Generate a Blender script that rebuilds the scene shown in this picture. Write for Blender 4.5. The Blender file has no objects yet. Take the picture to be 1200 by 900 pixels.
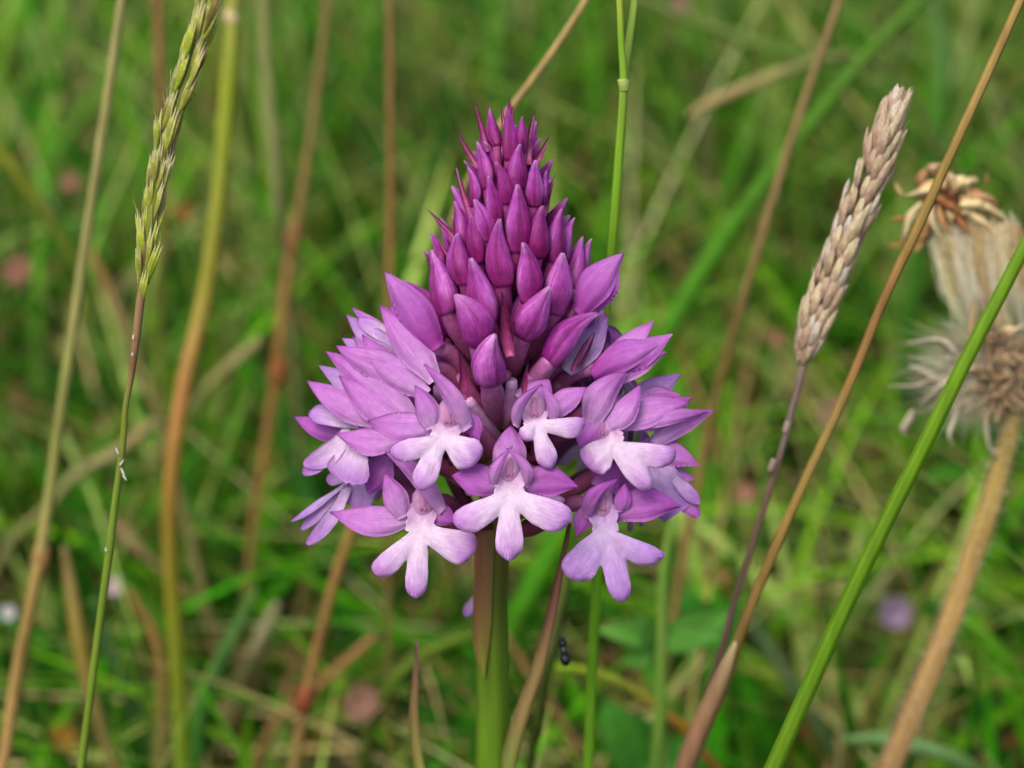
import bpy, math, random
import numpy as np
from mathutils import Vector, Matrix

random.seed(7)
rng = np.random.default_rng(11)
scene = bpy.context.scene
COL = scene.collection
R = math.radians

# ------------------------------------------------------------------ camera, light, exposure
PITCH = R(22)
FRAME = 36.0 / 70.0
D = 0.12 / FRAME                       # distance to the orchid: the frame is 12 cm wide there
TARGET = Vector((0, 0, 0.20))
FWD = Vector((0, math.cos(PITCH), -math.sin(PITCH)))
RIGHT = Vector((1, 0, 0))
UPV = Vector((0, math.sin(PITCH), math.cos(PITCH)))
CAM = TARGET - FWD * D

cd = bpy.data.cameras.new("camera")
cam = bpy.data.objects.new("camera", cd)
COL.objects.link(cam)
cam.location = CAM
cam.rotation_euler = (R(90) - PITCH, 0, 0)
cd.lens = 70
cd.sensor_width = 36
cd.clip_start = 0.02
cd.clip_end = 3000
cd.dof.use_dof = True
cd.dof.focus_distance = D - 0.010
cd.dof.aperture_fstop = 19
scene.camera = cam

w = bpy.data.worlds.new("World")
scene.world = w
w.use_nodes = True
nt = w.node_tree
sky = nt.nodes.new("ShaderNodeTexSky")
sky.sky_type = 'NISHITA'
sky.sun_disc = False
SUN_EL, SUN_AZ = R(52), R(-152)        # sun behind the camera's left shoulder, high
sky.sun_elevation = SUN_EL
sky.sun_rotation = SUN_AZ
sky.air_density = 1.0
sky.dust_density = 4.0
nt.links.new(sky.outputs[0], nt.nodes['Background'].inputs[0])
nt.nodes['Background'].inputs[1].default_value = 0.11
sl = bpy.data.lights.new("sun", 'SUN')
sl.energy = 1.5
sl.angle = R(30)
sl.color = (1.0, 0.93, 0.82)
so = bpy.data.objects.new("sun", sl)
COL.objects.link(so)
sdir = Vector((math.sin(SUN_AZ) * math.cos(SUN_EL), math.cos(SUN_AZ) * math.cos(SUN_EL), math.sin(SUN_EL)))
so.rotation_euler = sdir.to_track_quat('Z', 'Y').to_euler()
so.location = (0, 0, 3)
scene.view_settings.view_transform = 'Standard'
scene.view_settings.look = 'None'
scene.view_settings.gamma = 1
scene.view_settings.exposure = 0.79
scene.render.engine = 'CYCLES'
scene.cycles.use_denoising = True
scene.cycles.max_bounces = 7
scene.cycles.transmission_bounces = 4

# ------------------------------------------------------------------ helpers
S = 1e-4                                # metres per photo pixel at the orchid


def ray(px, py):
    k = FRAME / 1200.0
    return FWD + RIGHT * ((px - 600) * k) + UPV * ((450 - py) * k)


def P(px, py, y=0.0):
    """the point of the vertical plane at depth y that is seen at a photo pixel"""
    r = ray(px, py)
    return CAM + r * ((y - CAM.y) / r.y)


def pxsize(y, py=450):
    """size in metres of a photo pixel at depth y"""
    r = ray(600, py)
    return ((y - CAM.y) / r.y) * FRAME / 1200.0


def srgb(r, g, b):
    f = lambda c: (c / 255 / 12.92) if c / 255 <= 0.04045 else ((c / 255 + 0.055) / 1.055) ** 2.4
    return (f(r), f(g), f(b))


def lerp(a, b, t):
    return tuple(a[i] + (b[i] - a[i]) * t for i in range(3))


def ramp(stops, t):
    if t <= stops[0][0]:
        return stops[0][1]
    for (a, ca), (b, cb) in zip(stops, stops[1:]):
        if t <= b:
            return lerp(ca, cb, (t - a) / (b - a))
    return stops[-1][1]


def interp(tab, u):
    xs = [p[0] for p in tab]
    ys = [p[1] for p in tab]
    return float(np.interp(u, xs, ys))


def make_mat(name, rough=0.5, transl=0.0, noise=900.0, amp=0.18, bump=0.15, vein=0.0, stretch=None, spec=0.4, coat=0.0):
    m = bpy.data.materials.new(name)
    m.use_nodes = True
    n, l = m.node_tree.nodes, m.node_tree.links
    pb = n['Principled BSDF']
    out = n['Material Output']
    att = n.new('ShaderNodeAttribute')
    att.attribute_name = 'pig'
    tc = n.new('ShaderNodeTexCoord')
    mp = n.new('ShaderNodeMapping')
    l.new(tc.outputs['Object'], mp.inputs['Vector'])
    if stretch:
        mp.inputs['Scale'].default_value = stretch
    nz = n.new('ShaderNodeTexNoise')
    nz.inputs['Scale'].default_value = noise
    nz.inputs['Detail'].default_value = 5
    l.new(mp.outputs[0], nz.inputs['Vector'])
    mr = n.new('ShaderNodeMapRange')
    mr.inputs['From Min'].default_value = 0.3
    mr.inputs['From Max'].default_value = 0.7
    mr.inputs['To Min'].default_value = 1 - amp
    mr.inputs['To Max'].default_value = 1 + amp
    l.new(nz.outputs['Fac'], mr.inputs['Value'])
    mul = n.new('ShaderNodeVectorMath')
    mul.operation = 'SCALE'
    l.new(att.outputs['Color'], mul.inputs[0])
    l.new(mr.outputs[0], mul.inputs['Scale'])
    colout = mul.outputs[0]
    height = nz.outputs['Fac']
    if vein:
        uv = n.new('ShaderNodeUVMap')
        uv.uv_map = 'UVMap'
        sp = n.new('ShaderNodeSeparateXYZ')
        l.new(uv.outputs[0], sp.inputs[0])
        m2 = n.new('ShaderNodeMapping')
        l.new(uv.outputs[0], m2.inputs['Vector'])
        m2.inputs['Scale'].default_value = (1.6, 9.0, 1)
        n2 = n.new('ShaderNodeTexNoise')
        n2.inputs['Scale'].default_value = 2.2
        n2.inputs['Detail'].default_value = 3
        n2.inputs['Distortion'].default_value = 0.3
        l.new(m2.outputs[0], n2.inputs['Vector'])
        r2 = n.new('ShaderNodeMapRange')
        r2.inputs['From Min'].default_value = 0.35
        r2.inputs['From Max'].default_value = 0.65
        r2.inputs['To Min'].default_value = 1 - vein
        r2.inputs['To Max'].default_value = 1 + vein * 0.6
        l.new(n2.outputs['Fac'], r2.inputs['Value'])
        mu2 = n.new('ShaderNodeVectorMath')
        mu2.operation = 'MULTIPLY'
        cx = n.new('ShaderNodeCombineXYZ')
        # veins darken green more than red and blue
        pw = n.new('ShaderNodeMath')
        pw.operation = 'POWER'
        pw.inputs[1].default_value = 1.7
        l.new(r2.outputs[0], pw.inputs[0])
        l.new(r2.outputs[0], cx.inputs[0])
        l.new(pw.outputs[0], cx.inputs[1])
        l.new(r2.outputs[0], cx.inputs[2])
        l.new(colout, mu2.inputs[0])
        l.new(cx.outputs[0], mu2.inputs[1])
        colout = mu2.outputs[0]
        height = n2.outputs['Fac']
    l.new(colout, pb.inputs['Base Color'])
    pb.inputs['Roughness'].default_value = rough
    pb.inputs['Specular IOR Level'].default_value = spec
    if bump:
        bp = n.new('ShaderNodeBump')
        bp.inputs['Strength'].default_value = bump
        bp.inputs['Distance'].default_value = 0.0003
        l.new(height, bp.inputs['Height'])
        l.new(bp.outputs[0], pb.inputs['Normal'])
    if transl:
        tr = n.new('ShaderNodeBsdfTranslucent')
        l.new(colout, tr.inputs['Color'])
        mx = n.new('ShaderNodeMixShader')
        mx.inputs[0].default_value = transl
        l.new(pb.outputs[0], mx.inputs[1])
        l.new(tr.outputs[0], mx.inputs[2])
        l.new(mx.outputs[0], out.inputs['Surface'])
    return m


M_PETAL = make_mat('petal_tissue', 0.5, 0.42, 1300, 0.09, 0.3, vein=0.10, spec=0.22)
M_BUD = make_mat('bud_tissue', 0.45, 0.12, 1500, 0.18, 0.4, vein=0.26, spec=0.26)
M_OVARY = make_mat('ovary_tissue', 0.45, 0.0, 1500, 0.22, 0.3)
M_STEM = make_mat('green_stem', 0.5, 0.0, 700, 0.16, 0.35, stretch=(1, 1, 0.12), spec=0.35)
M_DRY = make_mat('dry_straw', 0.7, 0.08, 600, 0.22, 0.4, stretch=(1, 1, 0.15), spec=0.25)
M_LEAF = make_mat('leaf_blade', 0.6, 0.34, 260, 0.2, 0.15, spec=0.14)
M_SPIKE = make_mat('spikelet_husk', 0.5, 0.22, 2200, 0.2, 0.3, vein=0.25, spec=0.4)
M_FLUFF = make_mat('seed_down', 0.7, 0.5, 900, 0.12, 0.0, spec=0.2)
M_BUG = make_mat('insect_shell', 0.25, 0.0, 3000, 0.2, 0.1, spec=0.6)


def mesh_obj(name, V, F, C, mat, parent=None, uv=None, smooth=True, loc=None):
    """V world coordinates; stored relative to the parent's (or its own) origin"""
    V = np.asarray(V, dtype=np.float32).reshape(-1, 3)
    org = np.array(loc if loc is not None else (0, 0, 0), dtype=np.float32)
    if parent is not None:
        org = np.array(root_loc(parent), dtype=np.float32)
    V = V - org
    me = bpy.data.meshes.new(name)
    me.from_pydata(V.tolist(), [], F)
    a = me.color_attributes.new('pig', 'FLOAT_COLOR', 'POINT')
    C = np.asarray(C, dtype=np.float32)
    if C.ndim == 1:
        C = np.tile(C, (len(V), 1))
    C4 = np.ones((len(V), 4), dtype=np.float32)
    C4[:, :3] = np.clip(C[:, :3], 0, 1)
    a.data.foreach_set('color', C4.ravel())
    if uv is not None:
        ul = me.uv_layers.new(name='UVMap')
        uv = np.asarray(uv, dtype=np.float32)
        li = np.zeros(len(me.loops), dtype=np.int32)
        me.loops.foreach_get('vertex_index', li)
        ul.data.foreach_set('uv', uv[li].ravel())
    if smooth:
        me.polygons.foreach_set('use_smooth', [True] * len(me.polygons))
    me.materials.append(mat)
    me.update()
    o = bpy.data.objects.new(name, me)
    COL.objects.link(o)
    if parent is not None:
        o.parent = parent
    else:
        o.location = org
    return o


def root_loc(o):
    while o.parent is not None:
        o = o.parent
    return o.location


def thing(name, label, cat, loc, group=None):
    o = bpy.data.objects.new(name, None)
    o.empty_display_size = 0.01
    COL.objects.link(o)
    o.location = loc
    tag(o, label, cat, group)
    return o


def tag(o, label, cat, group=None, kind=None):
    if label:
        o['label'] = label
    if cat:
        o['category'] = cat
    if group:
        o['group'] = group
    if kind:
        o['kind'] = kind
    return o


def catmull(pts, vals, sub=4):
    """pts: Vectors; vals: list of tuples; returns subdivided lists"""
    n = len(pts)
    op, ov = [], []
    for i in range(n - 1):
        p0 = pts[max(i - 1, 0)]
        p1 = pts[i]
        p2 = pts[i + 1]
        p3 = pts[min(i + 2, n - 1)]
        for k in range(sub):
            t = k / sub
            t2, t3 = t * t, t * t * t
            op.append(0.5 * ((2 * p1) + (-p0 + p2) * t + (2 * p0 - 5 * p1 + 4 * p2 - p3) * t2 + (-p0 + 3 * p1 - 3 * p2 + p3) * t3))
            ov.append(tuple(a + (b - a) * t for a, b in zip(vals[i], vals[i + 1])))
    op.append(pts[-1])
    ov.append(vals[-1])
    return op, ov


class Buf:
    def __init__(self):
        self.V, self.F, self.C, self.U = [], [], [], []

    def add(self, V, F, C, U=None):
        o = len(self.V)
        self.V += V
        self.F += [tuple(i + o for i in f) for f in F]
        self.C += C
        self.U += U if U is not None else [(0, 0)] * len(V)

    def obj(self, name, mat, parent=None, loc=None, smooth=True):
        return mesh_obj(name, [tuple(v) for v in self.V], self.F, self.C, mat, parent, self.U, smooth, loc)


def tube(buf, pts, rad, cols, n=8, sub=4, wob=0.0):
    """round tapering tube through pts; rad and cols per point"""
    vals = [(r,) + tuple(c) for r, c in zip(rad, cols)]
    if sub > 1:
        pts, vals = catmull(pts, vals, sub)
    V, F, C, U = [], [], [], []
    t0 = (pts[1] - pts[0]).normalized()
    nn = t0.orthogonal().normalized()
    m = len(pts)
    for i, p in enumerate(pts):
        t = (pts[min(i + 1, m - 1)] - pts[max(i - 1, 0)]).normalized()
        nn = (nn - t * nn.dot(t)).normalized()
        b = t.cross(nn)
        r = vals[i][0] * (1 + wob * math.sin(i * 1.7))
        for k in range(n):
            a = 2 * math.pi * k / n
            rb = 1 + (.045 * math.cos(a * (n // 3)) if n >= 16 else 0)
            V.append(p + (nn * math.cos(a) + b * math.sin(a)) * r * rb)
            kr = 1 + (.13 * math.cos(a * (n // 3)) if n >= 16 else 0)
            C.append(tuple(x_ * kr for x_ in vals[i][1:4]))
            U.append((i / m, k / n))
    for i in range(m - 1):
        for k in range(n):
            k2 = (k + 1) % n
            F.append((i * n + k, i * n + k2, (i + 1) * n + k2, (i + 1) * n + k))
    F.append(tuple(range(n))[::-1])
    F.append(tuple((m - 1) * n + k for k in range(n)))
    buf.add(V, F, C, U)


def ribbon(buf, pts, wid, cols, hint, sub=4, fold=0.25, thick=0.10, twist=0.0):
    """leaf blade: a ribbon with a V fold and real thickness"""
    vals = [(a,) + tuple(c) for a, c in zip(wid, cols)]
    pts, vals = catmull(pts, vals, sub)
    m = len(pts)
    V, F, C, U = [], [], [], []
    for i, p in enumerate(pts):
        t = (pts[min(i + 1, m - 1)] - pts[max(i - 1, 0)]).normalized()
        nn = (hint - t * hint.dot(t)).normalized()
        if twist:
            nn = Matrix.Rotation(twist * i / m, 3, t) @ nn
        s = t.cross(nn)
        h = vals[i][0] * 0.5
        th = h * thick
        row = [p - s * h + nn * h * fold, p - nn * th * 0.0 + nn * th, p + s * h + nn * h * fold, p - nn * th]
        V += row
        C += [vals[i][1:4]] * 4
        U += [(i / m, 0), (i / m, .5), (i / m, 1), (i / m, .5)]
    for i in range(m - 1):
        a, b = i * 4, (i + 1) * 4
        for k in range(4):
            k2 = (k + 1) % 4
            F.append((a + k, a + k2, b + k2, b + k))
    F.append((3, 2, 1, 0))
    e = (m - 1) * 4
    F.append((e, e + 1, e + 2, e + 3))
    buf.add(V, F, C, U)


PROF = {
    'sepal': [(0, .42), (.12, .64), (.28, .9), (.42, 1), (.56, .94), (.7, .73), (.84, .42), (.94, .18), (1, .04)],
    'petal': [(0, .5), (.2, .85), (.42, 1), (.62, .84), (.8, .52), (.92, .24), (1, .06)],
    'tri': [(0, 1), (.2, .98), (.45, .85), (.7, .6), (.9, .25), (1, .05)],
    'lobe': [(0, .36), (.15, .46), (.35, .66), (.55, .88), (.72, 1), (.85, .92), (.95, .62), (1, .22)],
    'mid': [(0, .62), (.25, .72), (.5, .88), (.7, 1), (.85, .88), (.95, .56), (1, .24)],
    'body': [(0, .85), (.3, .92), (.6, 1), (.85, .95), (1, .7)],
    'slim': [(0, .6), (.2, .75), (.5, 1), (.75, .95), (.92, .6), (1, .2)],
    'lance': [(0, .8), (.3, 1), (.6, .7), (.85, .3), (1, .03)],
}


def petal(buf, base, tip, width, normal, prof, cols, cup=0.25, bend=0.08, bow=0.0, thick=0.014, nu=14, nv=9, ripple=0.06, seed=0, uoff=0.0):
    rr = random.Random(seed)
    ax = tip - base
    L = ax.length
    d = ax.normalized()
    n = (normal - d * normal.dot(d)).normalized()
    s = d.cross(n)
    tab = PROF[prof]
    ph = rr.random() * 6.28
    tw = rr.uniform(-.55, .55) if prof in ('sepal', 'petal') else 0
    asym = rr.uniform(-.09, .09) if prof in ('sepal', 'petal') else 0
    tipc = rr.uniform(-.10, .04) if prof in ('sepal', 'petal') else 0
    V, F, C, U = [], [], [], []
    for side in (1, -1):
        for i in range(nu + 1):
            u = i / nu
            hw = width * 0.5 * interp(tab, u) * (1 + .05 * math.sin(u * 11 + ph) * (1 - u))
            c = base + ax * u + s * (asym * width * math.sin(math.pi * u)) + n * (tipc * L * u ** 4) + n * (bend * L * 4 * u * (1 - u)) + s * (bow * L * 4 * u * (1 - u))
            for j in range(nv):
                v = -1 + 2 * j / (nv - 1)
                rp = ripple * width * math.sin(u * 7 + v * 2.5 + ph) * abs(v) ** 1.5
                midrib = (-0.09 if prof in ('sepal', 'petal') else -0.05) * width * math.exp(-(v / 0.18) ** 2) * math.sin(math.pi * min(1, u * 1.1))
                z = cup * hw * v * v * 1.2 + rp + midrib
                edge = max(0.0, 1 - v * v) ** 0.5
                sv = s * math.cos(tw * u) + n * math.sin(tw * u)
                p = c + sv * (hw * v) + n * (z + side * thick * width * 0.5 * (0.1 + edge))
                if prof in ('lobe', 'mid') and u > 0.85:   # uneven rounded tips
                    p += d * (0.02 * L * math.sin(v * 5 + ph))
                V.append(p)
                cc = ramp(cols, min(1, u + uoff))
                k = 1 - 0.10 * v * v
                C.append((cc[0] * k, cc[1] * k * (1 - 0.10 * v * v), cc[2] * k))
                U.append((u, 0.5 + 0.5 * v + ph))
    K = (nu + 1) * nv
    for side in (0, 1):
        o = side * K
        for i in range(nu):
            for j in range(nv - 1):
                q = (o + i * nv + j, o + i * nv + j + 1, o + (i + 1) * nv + j + 1, o + (i + 1) * nv + j)
                F.append(q if side else q[::-1])
    rim = [i * nv for i in range(nu + 1)] + [nu * nv + j for j in range(1, nv)] + [i * nv + nv - 1 for i in range(nu - 1, -1, -1)] + [j for j in range(nv - 2, 0, -1)]
    for a, b in zip(rim, rim[1:] + rim[:1]):
        F.append((a, b, b + K, a + K))
    buf.add(V, F, C, U)


def lip_mesh(buf, loc, lobes, body, s, cols, seed=0, na=132, nr=9):
    """one continuous three-lobed lip: the outline is the union of the lobes seen from their meeting point"""
    rr = random.Random(seed)
    qx = sum(l[0][0] for l in lobes) / len(lobes)
    qy = sum(l[0][1] for l in lobes) / len(lobes)
    zq = sum(l[0][2] for l in lobes) / len(lobes)
    sh = []
    for (b_, t_, w_, prof, bow) in lobes + [body]:
        if (b_, t_, w_, prof, bow) is body or prof == 'body':
            b2 = (qx, qy - 4)
            t2 = body[0]
        else:
            b2, t2 = (qx, qy), t_
        L = math.hypot(t2[0] - b2[0], t2[1] - b2[1])
        d = ((t2[0] - b2[0]) / L, (t2[1] - b2[1]) / L)
        sh.append((b2, d, L, w_, prof, bow, t_[2] if prof != 'body' else body[0][2], rr.uniform(0, 6)))
    def uvw(k, x, y):
        b2, d, L, w_, prof, bow, zt, ph = sh[k]
        dx, dy = x - b2[0], y - b2[1]
        u = (dx * d[0] + dy * d[1]) / L
        lat = -dx * d[1] + dy * d[0] + bow * L * 4 * u * (1 - u)
        hw = w_ * .5 * interp(PROF[prof], min(max(u, 0), 1)) * (.93 + .07 * math.sin(u * 9 + ph) + .04 * math.sin(u * 23 + ph * 2))
        return u, lat, hw
    def inside(x, y):
        for k in range(len(sh)):
            u, lat, hw = uvw(k, x, y)
            if -.02 <= u <= 1 and abs(lat) <= hw:
                return True
        return False
    out = []
    for i in range(na):
        a = 2 * math.pi * i / na
        ca, sa = math.cos(a), math.sin(a)
        r = 3.0
        best = 5.0
        while r < 125:
            if inside(qx + ca * r, qy + sa * r):
                best = r
            elif r > best + 6:
                break
            r += 1.0
        out.append(best)
    out = [(out[i - 1] * .22 + out[i] * .56 + out[(i + 1) % na] * .22) for i in range(na)]
    V, F, C, U = [], [], [], []
    for side in (0, 1):
        for j in range(nr + 1):
            f = j / nr
            for i in range(na):
                a = 2 * math.pi * i / na
                r = out[i] * f
                x, y = qx + math.cos(a) * r, qy + math.sin(a) * r
                W_, Z, vv, uu = 1e-6, 0, 0, 0
                for k in range(len(sh)):
                    u, lat, hw = uvw(k, x, y)
                    if u < -.05:
                        continue
                    v = lat / max(hw, 1)
                    w = math.exp(-1.6 * v * v) * (.15 + max(u, 0))
                    isb = sh[k][4] == 'body'
                    z = zq + (sh[k][6] - zq) * u + (5 * u * (1 - u) * 4 if not isb else -3 * u)
                    z += (-3.0 if not isb else 5.0) * min(v * v, 1.5) * min(1, u * 3)
                    W_ += w
                    Z += w * z
                    uu = uu + w * (u if not isb else -.9 * u)
                    vv += w * (k * 1.7 + v * .5)
                Z /= W_
                uu /= W_
                z = Z + 1.6 * math.sin(x * .17 + y * .11 + seed) * f + .6 * math.sin(x * .41 - y * .3 + seed * 2) * f * f + (0.45 if side == 0 else -0.45) * math.sqrt(max(0, 1 - f ** 4)) + (.15 if side == 0 else -.15)
                V.append(loc((x, y, z)))
                cc = ramp(cols, uu + .06 * math.sin(x * .3 + y * .2))
                C.append(cc)
                U.append((r / 60, vv / W_ * .8))
    K = (nr + 1) * na
    for side in (0, 1):
        o = side * K
        for j in range(nr):
            for i in range(na):
                i2 = (i + 1) % na
                q = (o + j * na + i, o + j * na + i2, o + (j + 1) * na + i2, o + (j + 1) * na + i)
                F.append(q[::-1] if side == 0 else q)
    for i in range(na):
        i2 = (i + 1) % na
        F.append((nr * na + i, K + nr * na + i, K + nr * na + i2, nr * na + i2))
    buf.add(V, F, C, U)


# ------------------------------------------------------------------ the ground
def ground():
    nx = 90
    xs = np.concatenate([-np.geomspace(900, 3.2, 16), np.linspace(-3, 3, 61), np.geomspace(3.2, 900, 16)])
    ys = np.concatenate([-np.geomspace(900, 3.2, 16), np.linspace(-3, 6, 91), np.geomspace(6.3, 1500, 20)])
    V, F = [], []
    for y in ys:
        for x in xs:
            h = 0.006 * math.sin(x * 9 + y * 4) + 0.006 * math.sin(y * 13 - x * 5)
            if abs(x) > 3 or y > 6 or y < -3:
                h = 0
            V.append((x, y, h - 0.006))
    W = len(xs)
    for j in range(len(ys) - 1):
        for i in range(W - 1):
            F.append((j * W + i, j * W + i + 1, (j + 1) * W + i + 1, (j + 1) * W + i))
    m = bpy.data.materials.new('meadow_soil')
    m.use_nodes = True
    n, l = m.node_tree.nodes, m.node_tree.links
    pb = n['Principled BSDF']
    tc = n.new('ShaderNodeTexCoord')
    a = n.new('ShaderNodeTexNoise'); a.inputs['Scale'].default_value = 9; a.inputs['Detail'].default_value = 8
    b = n.new('ShaderNodeTexNoise'); b.inputs['Scale'].default_value = 160; b.inputs['Detail'].default_value = 8
    l.new(tc.outputs['Object'], a.inputs['Vector']); l.new(tc.outputs['Object'], b.inputs['Vector'])
    cr = n.new('ShaderNodeValToRGB')
    e = cr.color_ramp.elements
    e[0].position = 0.35; e[0].color = (0.030, 0.020, 0.010, 1)
    e[1].position = 0.68; e[1].color = (0.035, 0.085, 0.012, 1)
    x = e.new(0.5); x.color = (0.045, 0.045, 0.014, 1)
    mx = n.new('ShaderNodeMath'); mx.operation = 'ADD'
    sc = n.new('ShaderNodeMath'); sc.operation = 'MULTIPLY_ADD'; sc.inputs[1].default_value = 0.5; sc.inputs[2].default_value = -0.25
    l.new(b.outputs['Fac'], sc.inputs[0]); l.new(a.outputs['Fac'], mx.inputs[0]); l.new(sc.outputs[0], mx.inputs[1])
    l.new(mx.outputs[0], cr.inputs[0]); l.new(cr.outputs[0], pb.inputs['Base Color'])
    pb.inputs['Roughness'].default_value = 0.95
    bp = n.new('ShaderNodeBump'); bp.inputs['Strength'].default_value = 0.8; bp.inputs['Distance'].default_value = 0.004
    l.new(b.outputs['Fac'], bp.inputs['Height']); l.new(bp.outputs[0], pb.inputs['Normal'])
    me = bpy.data.meshes.new('ground')
    me.from_pydata(V, [], F)
    me.materials.append(m)
    o = bpy.data.objects.new('ground', me)
    COL.objects.link(o)
    o['kind'] = 'structure'


ground()

# ------------------------------------------------------------------ meadow sward (nobody could count it)
def patch(x, y, s, ph=0.0):
    """smooth pseudo-noise in 0..1"""
    v = np.sin(x * 3.1 * s + ph) * np.cos(y * 2.3 * s - ph * 1.7) + 0.6 * np.sin(x * 6.7 * s - y * 5.1 * s + ph * 3) + 0.4 * np.cos(y * 11 * s + x * 3 * s + ph)
    return np.clip(v / 3.2 + 0.5, 0, 1)


GREENS = np.array([srgb(56, 132, 8), srgb(84, 156, 14), srgb(34, 96, 8), srgb(112, 164, 24), srgb(60, 124, 26), srgb(150, 172, 84), srgb(28, 84, 10)])
STRAWS = np.array([srgb(168, 140, 84), srgb(150, 104, 56), srgb(176, 160, 110), srgb(120, 78, 42), srgb(190, 170, 110)])


def blades(name, N, xr, yr, hmin, hmax, wmin, wmax, pal, label, cat, hcap=None, lean=0.45, droop=0.35, colvar=0.3, segs=5, kind='stuff', mat=None, gate=None):
    x = rng.uniform(xr[0], xr[1], N)
    y = rng.uniform(yr[0], yr[1], N)
    if gate is not None:
        keep = gate(x, y)
        x, y = x[keep], y[keep]
        N = len(x)
    # clump together
    cx = np.round(x / 0.03 + rng.normal(0, .3, N)) * 0.03
    cy = np.round(y / 0.03 + rng.normal(0, .3, N)) * 0.03
    x = x * 0.6 + cx * 0.4
    y = y * 0.6 + cy * 0.4
    h = rng.uniform(hmin, hmax, N) * (0.65 + 0.7 * patch(x, y, 1.6, 2.0))
    if hcap is not None:
        h = np.minimum(h, hcap(x, y) * rng.uniform(0.75, 1, N))
    wd = rng.uniform(wmin, wmax, N)
    az = rng.uniform(0, 2 * np.pi, N)
    ln = np.abs(rng.normal(0, lean, N))
    dr = np.abs(rng.normal(0, droop, N))
    face = az + np.pi / 2 + rng.normal(0, 0.5, N)
    ci = rng.integers(0, len(pal), N)
    col = pal[ci] * .97 * (1 + rng.uniform(-colvar, colvar, (N, 1)))
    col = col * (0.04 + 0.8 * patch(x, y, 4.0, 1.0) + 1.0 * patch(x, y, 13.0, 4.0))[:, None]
    per = segs * 2 + 1
    V = np.zeros((N, per, 3), dtype=np.float32)
    C = np.zeros((N, per, 4), dtype=np.float32)
    C[..., 3] = 1
    for i in range(segs + 1):
        t = i / segs
        out = h * (ln * t + dr * t * t * 1.4)
        zz = h * (t - 0.42 * np.minimum(dr, 1.6) * t ** 3)
        bx = x + np.cos(az) * out
        by = y + np.sin(az) * out
        ww = wd * 0.5 * (1 - t ** 2.2) * (0.6 + 0.8 * t * (1 - t) * 2)
        sx, sy = np.cos(face) * ww, np.sin(face) * ww
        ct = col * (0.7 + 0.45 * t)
        if i < segs:
            V[:, 2 * i] = np.stack([bx - sx, by - sy, zz + ww * 0.3], 1)
            V[:, 2 * i + 1] = np.stack([bx + sx, by + sy, zz], 1)
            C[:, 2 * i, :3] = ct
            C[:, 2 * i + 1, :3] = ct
        else:
            V[:, 2 * i] = np.stack([bx, by, zz], 1)
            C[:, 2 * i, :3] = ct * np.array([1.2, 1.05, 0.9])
    base = (np.arange(N) * per)[:, None]
    tris = []
    for i in range(segs - 1):
        a = 2 * i
        tris += [(a, a + 1, a + 3), (a, a + 3, a + 2)]
    a = 2 * (segs - 1)
    tris.append((a, a + 1, a + 2))
    T = np.array(tris)
    idx = (base[:, :, None] + T[None]).reshape(-1)
    me = bpy.data.meshes.new(name)
    nv, nf = N * per, N * len(tris)
    me.vertices.add(nv)
    me.vertices.foreach_set('co', V.reshape(-1))
    me.loops.add(nf * 3)
    me.loops.foreach_set('vertex_index', idx.astype(np.int32))
    me.polygons.add(nf)
    me.polygons.foreach_set('loop_start', (np.arange(nf) * 3).astype(np.int32))
    at = me.color_attributes.new('pig', 'FLOAT_COLOR', 'POINT')
    at.data.foreach_set('color', np.clip(C, 0, 1).reshape(-1))
    me.update(calc_edges=True)
    me.validate()
    me.materials.append(mat or M_LEAF)
    o = bpy.data.objects.new(name, me)
    COL.objects.link(o)
    tag(o, label, cat, kind=kind)
    return o


cap_back = lambda x, y: np.clip(0.07 + 0.42 * (y - 0.03), 0.05, 0.20)
cap_front = lambda x, y: np.full_like(x, 0.085)
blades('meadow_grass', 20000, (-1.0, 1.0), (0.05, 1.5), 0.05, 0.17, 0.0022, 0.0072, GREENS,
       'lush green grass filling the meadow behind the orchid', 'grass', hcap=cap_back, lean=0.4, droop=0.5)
blades('foreground_grass', 7000, (-0.9, 0.9), (-0.8, 0.05), 0.03, 0.08, 0.0014, 0.003, GREENS,
       'short green grass around the foot of the orchid', 'grass', hcap=cap_front)
blades('distant_grass', 26000, (-6, 6), (1.4, 9), 0.10, 0.24, 0.004, 0.011, GREENS * 0.9,
       'taller green grass far back in the meadow', 'grass', lean=0.35)
blades('dry_thatch', 8000, (-1.0, 1.0), (0.02, 1.5), 0.03, 0.13, 0.001, 0.0028, STRAWS,
       'dry straw coloured thatch tangled low among the green grass', 'thatch', hcap=lambda x, y: cap_back(x, y) * 0.8, lean=1.4, droop=0.6, mat=M_DRY)


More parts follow.
